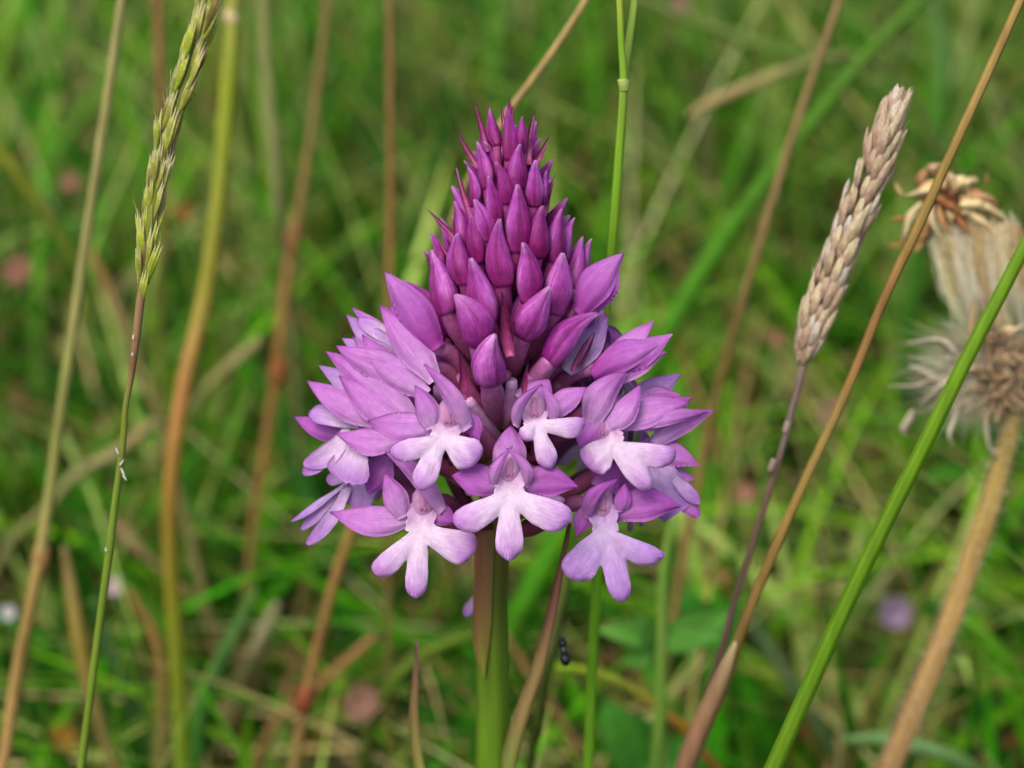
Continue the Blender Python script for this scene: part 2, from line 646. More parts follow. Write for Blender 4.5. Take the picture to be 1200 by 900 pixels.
def broad_leaves(name, N, label):
    x = rng.uniform(-0.8, 0.8, N)
    y = rng.uniform(0.16, 1.3, N)
    b = Buf()
    for i in range(N):
        if patch(x[i], y[i], 3.0, 5.0) < 0.48:
            continue
        z = rng.uniform(0.01, 0.09) * min(1, (y[i] - 0.05) * 4)
        L = rng.uniform(0.007, 0.020)
        a = rng.uniform(0, 6.28)
        d = Vector((math.cos(a), math.sin(a), rng.uniform(-0.4, 0.6))).normalized()
        side = d.cross(Vector((0, 0, 1))).normalized()
        up = side.cross(d)
        W = L * rng.uniform(0.25, 0.42)
        o = Vector((x[i], y[i], z))
        c = GREENS[int(rng.integers(0, 5))] * rng.uniform(0.5, 1.25)
        V = [o, o + d * L * .3 + side * W - up * -W * .3, o + d * L * .7 + side * W * .85 + up * W * .2, o + d * L,
             o + d * L * .7 - side * W * .85 + up * W * .2, o + d * L * .3 - side * W + up * W * .3, o + d * L * .5 - up * W * .1]
        b.add(V, [(0, 1, 6), (1, 2, 6), (2, 3, 6), (3, 4, 6), (4, 5, 6), (5, 0, 6)], [tuple(c)] * 7)
    o = b.obj(name, M_LEAF)
    tag(o, label, 'leaves', kind='stuff')


blades('crossing_grass', 2300, (-0.7, 0.7), (0.10, 0.75), 0.10, 0.26, 0.0009, 0.0026,
       np.array([srgb(176, 160, 104), srgb(150, 166, 80), srgb(132, 160, 60), srgb(150, 124, 70), srgb(186, 184, 128), srgb(120, 168, 40), srgb(96, 160, 30)]),
       'thin pale grass stalks crossing one another behind the orchid', 'grass', hcap=lambda x, y: np.clip(0.09 + 0.45 * (y - 0.08), 0.05, 0.25), lean=0.75, droop=0.45, colvar=.15, segs=6)
broad_leaves('ground_cover_leaves', 5200, 'small broad green leaves of low herbs among the grass')

# ------------------------------------------------------------------ the orchid
AXIS_TOP, AXIS_BOT = P(598, 126, 0), P(577, 700, 0)
FOOT = Vector((AXIS_BOT.x - 0.001, 0.0, 0.0))


def ax_px(py):
    return 598 + (577 - 598) * (py - 126) / (700 - 126)


RADII = [(115, 12), (150, 34), (190, 52), (240, 72), (300, 98), (340, 120), (400, 135), (450, 150), (520, 158), (600, 155), (660, 140)]


def env_y(px, py, k=1.0):
    r = interp(RADII, py) * k
    dx = px - ax_px(py)
    return -math.sqrt(max(0.0, r * r - dx * dx)) * S


orchid = thing('pyramidal_orchid', 'purple pyramidal orchid in sharp focus, cone of dark buds above open lilac flowers', 'orchid', FOOT)

DK = srgb(100, 8, 66)
CRIM = srgb(122, 14, 84)
VIO = srgb(152, 42, 156)
LIL = srgb(192, 92, 196)
PALE = srgb(214, 138, 216)


def bud(tip, base, wpx, y_tip=None, y_base=None, light=0.0, hook=0.06, face=0):
    """tip, base: photo pixels"""
    yt = env_y(tip[0], tip[1], 1.0) if y_tip is None else y_tip * S
    yb = env_y(base[0], base[1], 0.78) if y_base is None else y_base * S
    bud3(P(tip[0], tip[1], yt), P(base[0], base[1], yb), wpx * S * 0.96, light, hook, face)


BUDTAB = [(0, .58), (.06, .68), (.16, .86), (.30, 1), (.43, .97), (.57, .83), (.70, .62), (.82, .42), (.93, .25), (1, .12)]
ROUNDTAB = [(0, .45), (.06, .72), (.16, .93), (.30, 1), (.45, .98), (.60, .86), (.74, .66), (.86, .44), (.95, .26), (1, .10)]
bcount = 0


def axis_point(z):
    """point on the rachis at height z"""
    t = (z - AXIS_BOT.z) / (AXIS_TOP.z - AXIS_BOT.z)
    return AXIS_BOT + (AXIS_TOP - AXIS_BOT) * t


def bud3(T, B, wd, light=0.0, hook=0.06, face=0):
    global bcount
    bcount += 1
    rr = random.Random(bcount * 13 + 5)
    wd = wd * rr.uniform(.80, 1.0)
    sb_ = rr.uniform(-.07, .07)
    pk = rr.uniform(.9, 1.15)
    ax = T - B
    L = ax.length
    d = ax.normalized()
    rad = Vector((B.x - axis_point(B.z).x, B.y - 0.0002, 0))
    rad = rad.normalized() if rad.length > 1e-5 else Vector((0, -1, 0))
    n = (rad - d * rad.dot(d)).normalized()
    s = d.cross(n)
    nu, nt_ = 15, 24
    V, F, C, U = [], [], [], []
    ph = rr.uniform(-0.6, 0.6) + (0 if face == 0 else face)
    tints = [rr.choice((0.0, .15, .9, 1.0, .5)) for _ in range(3)]
    light = min(.85, light + max(0, (P(598, 330, 0).z - B.z) / .012) * .14)
    cbase = lerp(CRIM, LIL, light * 0.75)
    cmid = lerp(lerp(CRIM, VIO, 0.65), LIL, light)
    ctip = lerp(VIO, PALE, light * 0.8)
    tab = ROUNDTAB if face else BUDTAB
    for i in range(nu + 1):
        u = i / nu
        r0 = wd * 0.5 * interp(tab, u ** pk)
        c = B + ax * u + s * (sb_ * L * (4 * u * (1 - u) - 1.2 * u ** 5)) + n * (-hook * L * 4 * u * (1 - u)) + n * (hook * L * 0.4 * u ** 5)
        for k in range(nt_):
            a = 2 * math.pi * k / nt_
            # three sepals: seams at 60 degree offsets
            sec = ((a + ph) / (2 * math.pi) * 3) % 3
            fr = sec % 1.0
            seam = min(fr, 1 - fr)
            groove = math.exp(-(seam / 0.06) ** 2)
            keel = math.exp(-((fr - 0.5) / 0.16) ** 2)
            r = r0 * (1 - 0.13 * groove + 0.10 * keel) * (1 + .05 * math.sin(a * 2 + ph * 3 + u * 4))
            V.append(c + (n * math.cos(a) + s * math.sin(a)) * r)
            cc = ramp([(0, cbase), (.22, lerp(cbase, cmid, .35)), (.5, cmid), (.8, ctip), (1, lerp(ctip, (1, .85, 1), .18))], u)
            tn = tints[int(sec) % 3]
            cc = lerp(cc, lerp(CRIM, VIO, light * .8), 0.95 * (1 - tn) * (1 - 0.45 * u))
            cc = lerp(cc, PALE, 0.5 * tn * math.exp(-((u - 0.45) / 0.25) ** 2) * keel)
            cc = lerp(cc, DK, 0.7 * groove)
            C.append(cc)
            U.append((u, k / nt_ * 2))
    for i in range(nu):
        for k in range(nt_):
            k2 = (k + 1) % nt_
            F.append((i * nt_ + k, i * nt_ + k2, (i + 1) * nt_ + k2, (i + 1) * nt_ + k))
    F.append(tuple(range(nt_))[::-1])
    F.append(tuple(nu * nt_ + k for k in range(nt_)))
    b = Buf()
    b.add(V, F, C, U)
    o = b.obj('bud', M_BUD, orchid)
    # the ovary that carries the bud
    A = axis_point(B.z - 0.0065 - 0.25 * (Vector((B.x, B.y, 0)) - Vector((axis_point(B.z).x, 0, 0))).length)
    ob = Buf()
    m1 = A + (B - A) * 0.35 + Vector((0, 0, -0.0006)) + rad * 0.001
    m2 = A + (B - A) * 0.75 + rad * 0.0008
    ro = min(wd * 0.33, 0.0013)
    tube(ob, [A, m1, m2, B + d * 0.0006], [ro * 0.8, ro, ro * 1.05, ro * 0.85],
         [srgb(104, 84, 58), lerp(srgb(128, 40, 84), srgb(160, 96, 130), light), lerp(srgb(138, 40, 98), srgb(176, 110, 160), light), lerp(srgb(146, 40, 108), srgb(186, 116, 184), light)], n=8, sub=3)
    ob.obj('ovary', M_OVARY, o)
    return o


def c1(x, y):
    return (420 + x / 3.333, 110 + y / 3.333)


# topmost cone, (tip, base, width in px, light)
for t, b_, wd, li in [
    ((583, 52), (590, 262), 76, .05), ((508, 62), (545, 205), 66, .18), ((640, 88), (640, 230), 56, .25),
    ((468, 186), (508, 372), 78, .08), ((625, 195), (622, 372), 86, .15), ((546, 262), (578, 430), 72, .22),
    ((437, 285), (452, 440), 60, .28), ((508, 318), (538, 505), 78, .02), ((692, 258), (688, 440), 86, .2),
    ((626, 352), (618, 620), 112, .12), ((458, 410), (505, 575), 92, .22), ((380, 418), (410, 600), 78, .2),
    ((715, 436), (695, 640), 104, .15), ((790, 448), (765, 660), 92, .18), ((838, 480), (812, 650), 62, .3),
    ((540, 488), (566, 752), 132, .2), ((656, 578), (662, 812), 118, .22), ((285, 540), (325, 690), 62, .35),
    ((378, 545), (420, 745), 106, .2), ((292, 622), (352, 862), 124, .3), ((440, 640), (508, 898), 122, .2),
    ((802, 620), (765, 860), 124, .3), ((440, 470), (470, 660), 90, .1), ((735, 300), (722, 430), 50, .1),
    ((872, 560), (848, 770), 84, .5), ((906, 562), (880, 740), 60, .6),
]:
    bud(c1(*t), c1(*b_), wd / 3.333, light=li)
bud((626, 0) if False else (645, 335), (611, 394), 41, light=.45, hook=.02)
bud((539, 344), (562, 404), 43, light=.5, face=.9, hook=0)
bud((575, 392), (575, 450), 47, light=.62, face=1.05, hook=-.02, y_tip=-132, y_base=-112)
bud((697, 363), (642, 424), 41, light=.62, hook=.02)
# back half of the bud cone, round the spiral
for i in range(76):
    t = i / 75
    z = P(598, 146 + 254 * t, 0).z
    a = i * 2.39996 + 0.5
    front = math.sin(a) < -0.05
    if front and t > .72:
        continue
    r = interp(RADII, 150 + 250 * t) * S
    ctr = axis_point(z)
    dr = Vector((math.cos(a), math.sin(a), 0))
    T = ctr + dr * r * (0.80 if front else .95)
    B = ctr + dr * r * (.5 if front else 0.6) + Vector((0, 0, -0.0055 - 0.002 * t))
    bud3(T, B, (0.0021 + 0.0013 * t), light=0.02 + 0.25 * t)

# ---- slender bracts between the buds
def bract(tip, base, w_=7, dark=0.0, yoff=0.0):
    yt = env_y(tip[0], tip[1], 1.0) + yoff * S
    yb = env_y(base[0], base[1], 0.9) + yoff * S
    bx_ = base[0] + (ax_px(base[1]) - base[0]) * .18
    T, B = P(tip[0], tip[1], yt), P(bx_, base[1] + 8, yb)
    rad = Vector((B.x - axis_point(B.z).x, B.y - 0.001, 0)).normalized()
    b = Buf()
    c0, cc = srgb(146, 60, 110), srgb(110, 26, 78)
    petal(b, B, T, w_ * S, -FWD + Vector((rad.x, 0, 0)) * .4, 'lance', [(0, c0), (.5, cc), (1, srgb(84, 24, 66))], cup=.6, bend=-.04, bow=random.uniform(-.05, .05), nu=8, nv=5, thick=.12, seed=int(tip[0]))
    b.obj('bract', M_OVARY, orchid)


for t, b_, w_ in [((377, 268), (412, 460), 26), ((384, 136), (445, 262), 24), ((452, 28), (482, 200), 26), ((692, 66), (680, 250), 30),
                  ((748, 160), (706, 262), 24), ((770, 310), (756, 450), 20), ((740, 272), (734, 420), 26), ((265, 448), (345, 545), 22),
                  ((910, 745), (862, 872), 26), ((590, 10), (592, 60), 18), ((606, 40), (600, 100), 18), ((300, 545), (348, 650), 18),
                  ((268, 640), (290, 850), 14), ((548, 255), (560, 300), 14), ((560, 40), (570, 110), 16), ((470, 120), (490, 200), 20),
                  ((560, 770), (590, 980), 48), ((850, 640), (830, 760), 18), ((340, 560), (352, 640), 16), ((640, 170), (650, 260), 20)]:
    bract(c1(*t), c1(*b_), w_ / 3.333)


def c2(x, y):
    return (420 + x / 3.333, 370 + y / 3.333)


bract(c2(392, 140), c2(378, 300), 11)
bract(c2(925, 60), c2(895, 190), 6)
bract(c2(925, 62), c2(925, 180), 5)
bract(c2(560, -60), c2(600, 130), 13, yoff=-6)
bract(c2(665, 180), c2(668, 280), 7)
bract(c2(610, 20), c2(600, 90), 7)

# ---- florets
SEP = [(0, srgb(226, 184, 232)), (.35, srgb(216, 154, 226)), (.8, srgb(206, 130, 214)), (1, srgb(184, 92, 196))]
SEPD = [(0, srgb(200, 136, 208)), (.5, srgb(190, 106, 200)), (1, srgb(176, 84, 188))]
SEPL = [(0, srgb(222, 196, 232)), (.5, srgb(208, 172, 226)), (1, srgb(186, 132, 212))]
HOOD = [(0, srgb(218, 172, 226)), (.5, srgb(208, 144, 218)), (1, srgb(182, 98, 194))]
LIPC = [(0, srgb(228, 202, 232)), (.25, srgb(240, 224, 244)), (.6, srgb(232, 208, 240)), (.85, srgb(214, 174, 230)), (1, srgb(198, 146, 220))]
LIPD = [(0, srgb(216, 190, 228)), (.25, srgb(222, 196, 236)), (.6, srgb(204, 166, 226)), (.85, srgb(190, 142, 216)), (1, srgb(180, 124, 206))]
BODY = [(0, srgb(198, 150, 204)), (.35, srgb(214, 178, 222)), (.7, srgb(234, 214, 240)), (1, srgb(240, 226, 246))]
LIPF = [(-.9, srgb(204, 152, 204)), (-.4, srgb(218, 184, 220)), (0, srgb(236, 218, 238)), (.35, srgb(236, 216, 240)), (.62, srgb(226, 194, 234)), (.82, srgb(214, 166, 228)), (1, srgb(196, 136, 216))]
LIPFD = [(-.9, srgb(190, 140, 206)), (-.4, srgb(200, 168, 216)), (0, srgb(214, 192, 228)), (.35, srgb(206, 174, 226)), (.7, srgb(200, 158, 226)), (1, srgb(186, 136, 214))]
COLS = {'lip': LIPC, 'lipd': LIPD, 'body': BODY, 'sepal': SEP, 'sepd': SEPD, 'sepl': SEPL, 'petal': HOOD, 'dorsal': HOOD,
        'budl': [(0, srgb(176, 66, 172)), (.5, srgb(194, 108, 204)), (1, srgb(204, 134, 214))]}
PART = {'lip': 'lip', 'lipd': 'lip', 'body': 'lip', 'sepal': 'lateral_sepal', 'sepd': 'lateral_sepal', 'sepl': 'lateral_sepal', 'petal': 'hood_petal', 'dorsal': 'dorsal_sepal', 'budl': 'dorsal_sepal'}
fcount = 0


def floret(T, fr, s, spec, column=True, spur=True, stalk=True, behind=30):
    """T throat point; fr (right, up, forward); s metres per unit; spec rows (kind, base, tip, width, options)"""
    global fcount
    fcount += 1
    rt, up, fw = fr
    loc = lambda q: T + rt * (q[0] * s) + up * (q[1] * s) + fw * (q[2] * s)
    ctr = axis_point(T.z)
    fb = Buf()
    rad = Vector((T.x - ctr.x, T.y - ctr.y, 0))
    dist = rad.length
    radn = rad.normalized() if dist > 1e-5 else Vector((0, -1, 0))
    A = axis_point(T.z - 0.004 - dist * 0.28)
    E = T - fw * (9 * s)
    if stalk:
        m1 = A + (E - A) * .3 + radn * .001 + Vector((0, 0, -.0004))
        m2 = A + (E - A) * .7 + Vector((0, 0, .001))
        tube(fb, [A, m1, m2, E], [.0008, .0010, .0010, .0007], [srgb(108, 88, 56), srgb(138, 62, 92), srgb(160, 84, 132), srgb(194, 134, 198)], n=9, sub=4)
    if column:
        for (q, rx, ry, col) in [((0, 2, -9), 15, 21, srgb(208, 160, 206)), ((0, 4, -1), 6.5, 12, srgb(204, 144, 190)), ((-2.5, -4, 1.5), 2.4, 3.6, srgb(192, 122, 172)), ((2.5, -4, 1.5), 2.4, 3.6, srgb(192, 122, 172))]:
            c = loc(q)
            V, F, C = [], [], []
            nr, ns = 6, 10
            for i in range(nr + 1):
                th = math.pi * i / nr
                for k in range(ns):
                    a = 2 * math.pi * k / ns
                    V.append(c + up * (math.cos(th) * ry * s) + rt * (math.sin(th) * math.cos(a) * rx * s) + fw * (math.sin(th) * math.sin(a) * rx * s * .8))
                    C.append(col)
            for i in range(nr):
                for k in range(ns):
                    F.append((i * ns + k, i * ns + (k + 1) % ns, (i + 1) * ns + (k + 1) % ns, (i + 1) * ns + k))
            fb.add(V, F, C)
    fo = fb.obj('floret', M_OVARY if not column else M_PETAL, orchid)
    lip = Buf()
    if column:
        lobes = [(r_[1], r_[2], r_[3], (dict(r_[4]) if len(r_) > 4 else {}).get('prof', 'lobe'), (dict(r_[4]) if len(r_) > 4 else {}).get('bow', 0)) for r_ in spec if r_[0] == 'lip']
        bo = [r_ for r_ in spec if r_[0] == 'body'][0]
        dark = any(len(r_) > 4 and dict(r_[4]).get('col') == 'lipd' for r_ in spec if r_[0] == 'lip')
        lip_mesh(lip, loc, lobes, ((bo[1][0], bo[1][1], bo[1][2]), bo[2], bo[3] * .95, 'body', 0), s, LIPFD if dark else LIPF, seed=fcount)
        spec = [r_ for r_ in spec if r_[0] not in ('lip', 'body')]
    for j, row in enumerate(spec):
        kind, b_, t_, wd = row[:4]
        o_ = dict(row[4]) if len(row) > 4 else {}
        prof = o_.pop('prof', {'lip': 'lobe', 'lipd': 'lobe', 'body': 'body', 'sepal': 'sepal', 'sepd': 'sepal', 'sepl': 'sepal', 'petal': 'petal', 'dorsal': 'tri', 'budl': 'sepal'}[kind])
        nh = o_.pop('n', (0, 0, 1))
        nrm = rt * nh[0] + up * nh[1] + fw * nh[2]
        dcup = {'lip': .10, 'lipd': .10, 'body': .25, 'sepal': -.25, 'sepd': -.3, 'sepl': -.2, 'petal': -.45, 'dorsal': -.4, 'budl': -.5}[kind]
        dbend = {'lip': .07, 'lipd': .07, 'body': .05, 'sepal': .07, 'sepd': .1, 'sepl': .06, 'petal': .16, 'dorsal': .12, 'budl': .1}[kind]
        cup = o_.pop('cup', dcup)
        bend = o_.pop('bend', dbend)
        bow = o_.pop('bow', 0.0)
        cols = COLS[o_.pop('col', kind)]
        target = lip if PART[kind] == 'lip' else Buf()
        petal(target, loc(b_), loc(t_), wd * s, nrm, prof, cols, cup=cup, bend=bend, bow=bow, seed=fcount * 31 + j, uoff=0.12 if kind == 'lip' else 0)
        if target is not lip:
            target.obj(PART[kind], M_PETAL, fo)
    if lip.V:
        lip.obj('lip', M_PETAL, fo)
    if spur:
        sb = Buf()
        q0 = loc((0, -8, -6))
        tube(sb, [q0, q0 - fw * .003 + Vector((0, 0, -.0006)), q0 - fw * .0065 + Vector((0, 0, -.0022)), q0 - fw * .009 + Vector((0, 0, -.0052))],
             [.0006, .00045, .0004, .0003], [srgb(200, 150, 210), srgb(180, 110, 180), srgb(170, 90, 160), srgb(160, 80, 150)], n=7, sub=3)
        sb.obj('spur', M_PETAL, fo)
    return fo


CF = (RIGHT, UPV, -FWD)


def throat(px, py, ydepth):
    T = P(px, py, ydepth * S)
    s = (T - CAM).dot(FWD) * FRAME / 1200
    return T, s


def hand(px, py, yd, spec, **k):
    """a floret whose throat is seen at a photo pixel, petals given as offsets from it"""
    T, s = throat(px, py, yd)
    return floret(T, CF, s, spec, **k)


def absspec(px, py, rows):
    """rows with absolute photo pixels (x, y, z) -> offsets"""
    out = []
    for r in rows:
        b_, t_ = r[1], r[2]
        out.append((r[0], (b_[0] - px, py - b_[1], b_[2]), (t_[0] - px, py - t_[1], t_[2])) + tuple(r[3:]))
    return out


# A: front and lowest
hand(597, 552, -150, [
    ('body', (0, 2, -4), (0, -50, 7), 46), ('lip', (0, -26, 5), (0, -105, 8), 36, {'prof': 'mid'}),
    ('lip', (-4, -24, 4), (-64, -62, 10), 40, {'bow': -.06}), ('lip', (4, -24, 4), (72, -58, 10), 44, {'bow': .06}),
    ('sepd', (-12, -18, -6), (-68, -6, -2), 40, {'bow': .05}), ('sepd', (12, -16, -6), (80, -18, -2), 40, {'bow': -.06}),
    ('petal', (-17, -20, 0), (5, 28, 12), 17, {'bow': -.24, 'n': (.7, 0, 1), 'cup': -.7}), ('petal', (19, -20, 0), (-3, 28, 12), 17, {'bow': .24, 'n': (-.7, 0, 1), 'cup': -.7}),
    ('dorsal', (0, 10, -10), (1, 53, -8), 42)])
# B: lower left
hand(496, 592, -128, [
    ('body', (0, 2, -4), (-6, -50, 7), 42), ('lip', (-6, -30, 5), (-9, -109, 8), 31, {'prof': 'mid'}),
    ('lip', (-8, -26, 4), (-57, -80, 10), 32, {'bow': -.04}), ('lip', (2, -26, 4), (62, -52, 10), 46, {'bow': .05}),
    ('sepal', (-14, -16, -6), (-109, -8, 6), 38, {'bow': -.1}), ('sepd', (14, 2, -3), (40, -20, 3), 26, {'bow': .1}),
    ('petal', (-22, -14, 2), (-45, 38, 4), 30, {'n': (.3, 0, 1)}), ('petal', (22, -8, 6), (-45, 62, 6), 25, {'bow': .12, 'n': (-.4, 0, 1)})])
# C: centre left
hand(525, 490, -132, [
    ('body', (2, 2, -4), (-10, -38, 7), 42), ('lip', (-10, -22, 5), (-34, -85, 8), 31, {'prof': 'mid'}),
    ('lip', (-10, -18, 4), (-67, -42, 10), 30, {'bow': -.05}), ('lip', (0, -20, 4), (38, -48, 10), 44, {'bow': .06}),
    ('sepal', (-18, -10, -6), (-94, -3, 4), 38, {'bow': -.06}), ('sepd', (20, 8, -6), (36, -28, -4), 24),
    ('petal', (-18, -12, 2), (-38, 38, 4), 30, {'n': (.3, 0, 1)}), ('petal', (22, -14, 6), (-30, 62, 8), 27, {'bow': .13, 'n': (-.4, 0, 1)})])
# D: centre right, smaller
hand(626, 481, -126, [
    ('body', (0, 0, -4), (8, -34, 7), 36), ('lip', (6, -18, 5), (19, -69, 8), 27, {'prof': 'mid'}),
    ('lip', (6, -16, 4), (60, -14, 8), 30, {'bow': .1}), ('lip', (-6, -8, 4), (-14, -34, 10), 22),
    ('sepal', (16, -6, -6), (61, 27, -2), 30), ('petal', (-20, -20, 2), (10, 30, 12), 20, {'bow': -.26, 'n': (.6, 0, 1), 'cup': -.6}),
    ('petal', (22, -14, 0), (8, 30, 10), 17, {'bow': .16, 'n': (-.5, 0, 1)}), ('dorsal', (-6, 4, -12), (18, 36, -8), 46)])
# E: right, turned to the right
hand(704, 503, -100, [
    ('body', (2, 2, -4), (22, -34, 6), 44), ('lip', (14, -20, 5), (58, -71, 8), 30, {'prof': 'mid'}),
    ('lip', (8, -14, 4), (-18, -42, 8), 48, {'bow': -.05}), ('lip', (16, -14, 4), (89, -30, 4), 34, {'bow': .08}),
    ('sepd', (-4, 10, 4), (-26, -20, 8), 34), ('sepal', (10, 2, -10), (108, 31, -30), 38, {'bow': -.03}),
    ('petal', (-14, 4, 4), (32, 68, 4), 38, {'bow': -.08}), ('petal', (6, 0, 0), (46, 52, 0), 32, {'bow': .04}),
    ('dorsal', (20, 8, -14), (132, 20, -45), 26)])
# F: lower right
hand(706, 592, -112, [
    ('body', (-1, 2, -4), (6, -52, 7), 40, {'col': 'lipd'}), ('lip', (6, -30, 5), (24, -113, 8), 34, {'prof': 'mid', 'col': 'lipd'}),
    ('lip', (-2, -26, 4), (-40, -84, 10), 48, {'bow': -.03, 'col': 'lipd'}), ('lip', (8, -28, 4), (72, -60, 8), 33, {'bow': .1, 'col': 'lipd'}),
    ('sepd', (14, -12, -6), (92, -2, -2), 42, {'bow': -.12}), ('sepd', (-16, -2, -8), (-30, -36, -6), 24),
    ('petal', (-18, -16, 2), (16, 32, 12), 22, {'bow': -.2, 'n': (.5, 0, 1), 'col': 'sepd'}), ('petal', (20, -8, 2), (26, 26, 8), 20, {'bow': .06, 'col': 'sepd'}),
    ('dorsal', (2, 18, -8), (18, 54, -8), 32, {'col': 'sepd'})])
# G: left edge, turned left
hand(418, 508, -70, absspec(418, 508, [
    ('lip', (422, 508, 6), (408, 566, 4), 54, {'n': (-.3, 0, 1)}), ('lip', (410, 503, 2), (356, 546, -4), 26, {'prof': 'slim', 'bow': -.1}),
    ('lipd', (406, 516, -6), (354, 556, -10), 22, {'prof': 'slim'}), ('lip', (420, 500, 0), (362, 484, -2), 28, {'n': (0, .6, 1)}),
    ('sepal', (474, 512, 24), (395, 507, 22), 34, {'bow': -.08}), ('sepd', (404, 514, -20), (342, 489, -20), 26),
    ('sepd', (452, 534, -8), (430, 580, -10), 38)]), column=False)
# H: left, below G, seen edge on
hand(418, 566, -50, absspec(418, 566, [
    ('lipd', (428, 556, 0), (414, 594, 0), 46, {'n': (-.3, 0, 1), 'prof': 'body'}), ('lipd', (408, 564, 2), (341, 611, 0), 15, {'prof': 'slim', 'n': (0, 1, .5), 'bend': -.04}),
    ('lipd', (408, 570, 4), (360, 638, 2), 18, {'prof': 'slim', 'bow': -.06}), ('lipd', (400, 576, -6), (352, 621, -8), 14, {'prof': 'slim'}),
    ('lip', (410, 560, -4), (382, 562, -4), 16)]), column=False)
# K: upper left half-open flowers
hand(500, 410, -75, absspec(500, 410, [
    ('budl', (513, 408, 0), (451, 319, 8), 44, {'bow': .05}), ('budl', (506, 420, -12), (456, 357, -8), 30, {'col': 'sepal'})]), column=False)
hand(492, 430, -75, absspec(492, 430, [
    ('sepal', (510, 446, 8), (445, 357, 4), 42, {'bow': .03, 'cup': -.5}), ('sepal', (500, 462, 2), (424, 392, 0), 38, {'bow': -.04, 'cup': -.5}), ('sepl', (480, 430, -16), (404, 368, -14), 34, {'cup': .1}),
    ('sepal', (470, 410, -22), (410, 359, -22), 22), ('sepl', (438, 414, -20), (399, 396, -18), 20),
    ('lip', (470, 402, -14), (418, 374, -12), 20, {'prof': 'slim'}), ('sepal', (452, 440, -4), (412, 394, -6), 20, {'bow': .05}),
    ('sepal', (488, 436, 0), (393, 405, -2), 38, {'bow': -.06})]), column=False)
hand(462, 470, -80, absspec(462, 470, [
    ('sepal', (488, 496, 4), (385, 412, 0), 40, {'bow': .05, 'cup': -.5}), ('sepal', (486, 506, 8), (397, 440, 4), 38, {'bow': -.02, 'cup': -.5}), ('sepal', (440, 462, -10), (380, 411, -10), 22), ('sepl', (425, 466, -16), (372, 428, -14), 24),
    ('sepal', (440, 496, -8), (358, 446, -6), 36, {'bow': -.04}), ('sepd', (420, 488, -18), (384, 462, -18), 22)]), column=False)
# R1: half-open flower at the upper right
hand(712, 432, -70, absspec(712, 432, [
    ('sepal', (704, 430, -6), (768, 375, -8), 28), ('budl', (698, 436, 2), (789, 391, 0), 38, {'bow': .02}), ('budl', (694, 440, 8), (777, 404, 8), 36, {'bow': -.1}),
    ('sepal', (716, 448, 0), (781, 413, 0), 34, {'bow': -.08})]), column=False)
# R2
hand(680, 425, -60, absspec(680, 425, [('sepl', (664, 436, 0), (713, 371, 0), 34), ('sepal', (676, 432, -8), (706, 376, -8), 26)]), column=False)
# R0: wide open bud right of the cone
hand(690, 345, -60, absspec(690, 345, [('budl', (678, 368, 2), (731, 297, 4), 42, {'bow': -.05}), ('budl', (680, 362, -6), (722, 300, -4), 40, {'bow': .1})]), column=False)
# R3
hand(745, 470, -50, absspec(745, 470, [
    ('sepl', (728, 488, -6), (800, 438, -6), 36, {'bow': -.05}), ('sepal', (742, 478, 0), (797, 462, -4), 36), ('sepd', (764, 492, 4), (811, 466, 2), 24), ('sepal', (764, 520, -2), (837, 481, -4), 28, {'bow': -.06}),
    ('lip', (742, 480, 6), (768, 466, 4), 16), ('sepal', (748, 500, 6), (800, 478, 4), 24, {'bow': .06}), ('sepl', (750, 462, -8), (788, 446, -8), 18)]), column=False)
# I: right edge
hand(762, 545, -60, absspec(762, 545, [
    ('sepal', (738, 528, 6), (819, 545, 4), 36, {'bow': -.05}), ('lipd', (760, 545, 4), (794, 602, 0), 52, {'prof': 'body', 'n': (.4, 0, 1)}), ('lipd', (786, 556, 2), (819, 590, 0), 17, {'prof': 'slim'}),
    ('sepal', (780, 560, -6), (820, 607, -8), 22, {'prof': 'slim'}), ('sepal', (772, 552, -10), (816, 562, -10), 22), ('sepd', (718, 545, -14), (768, 600, -12), 60)]), column=False)

# generic florets round the back, on the same spiral
GEN = [('body', (0, 2, -4), (0, -50, 10), 44), ('lip', (0, -26, 8), (0, -102, 4), 34, {'prof': 'mid'}), ('lip', (-4, -24, 6), (-60, -64, 6), 40), ('lip', (4, -24, 6), (60, -64, 6), 40),
       ('sepal', (-12, -14, -6), (-78, 0, -8), 40), ('sepal', (12, -14, -6), (78, 0, -8), 40), ('petal', (-17, -18, 0), (5, 28, 12), 17, {'bow': -.24, 'n': (.7, 0, 1), 'cup': -.7}),
       ('petal', (17, -18, 0), (-5, 28, 12), 17, {'bow': .24, 'n': (-.7, 0, 1), 'cup': -.7}), ('dorsal', (0, 6, -8), (0, 52, -10), 38)]
for (ang, py, rr_) in [(12, 430, 140), (45, 415, 145), (80, 430, 150), (115, 420, 150), (150, 432, 145), (175, 450, 150),
                       (28, 490, 165), (62, 480, 165), (98, 492, 165), (132, 485, 165), (163, 500, 160),
                       (15, 560, 155), (50, 552, 160), (128, 556, 160), (162, 565, 155), (88, 585, 150)]:
    a = R(ang)
    z = P(588, py, 0).z
    ctr = axis_point(z)
    out = Vector((math.cos(a), math.sin(a), 0))
    f = (out + Vector((0, 0, .12))).normalized()
    rt = Vector((0, 0, 1)).cross(f).normalized()
    up = f.cross(rt)
    floret(ctr + out * rr_ * S, (rt, up, f), S * .92, GEN)
rr0 = random.Random(5)
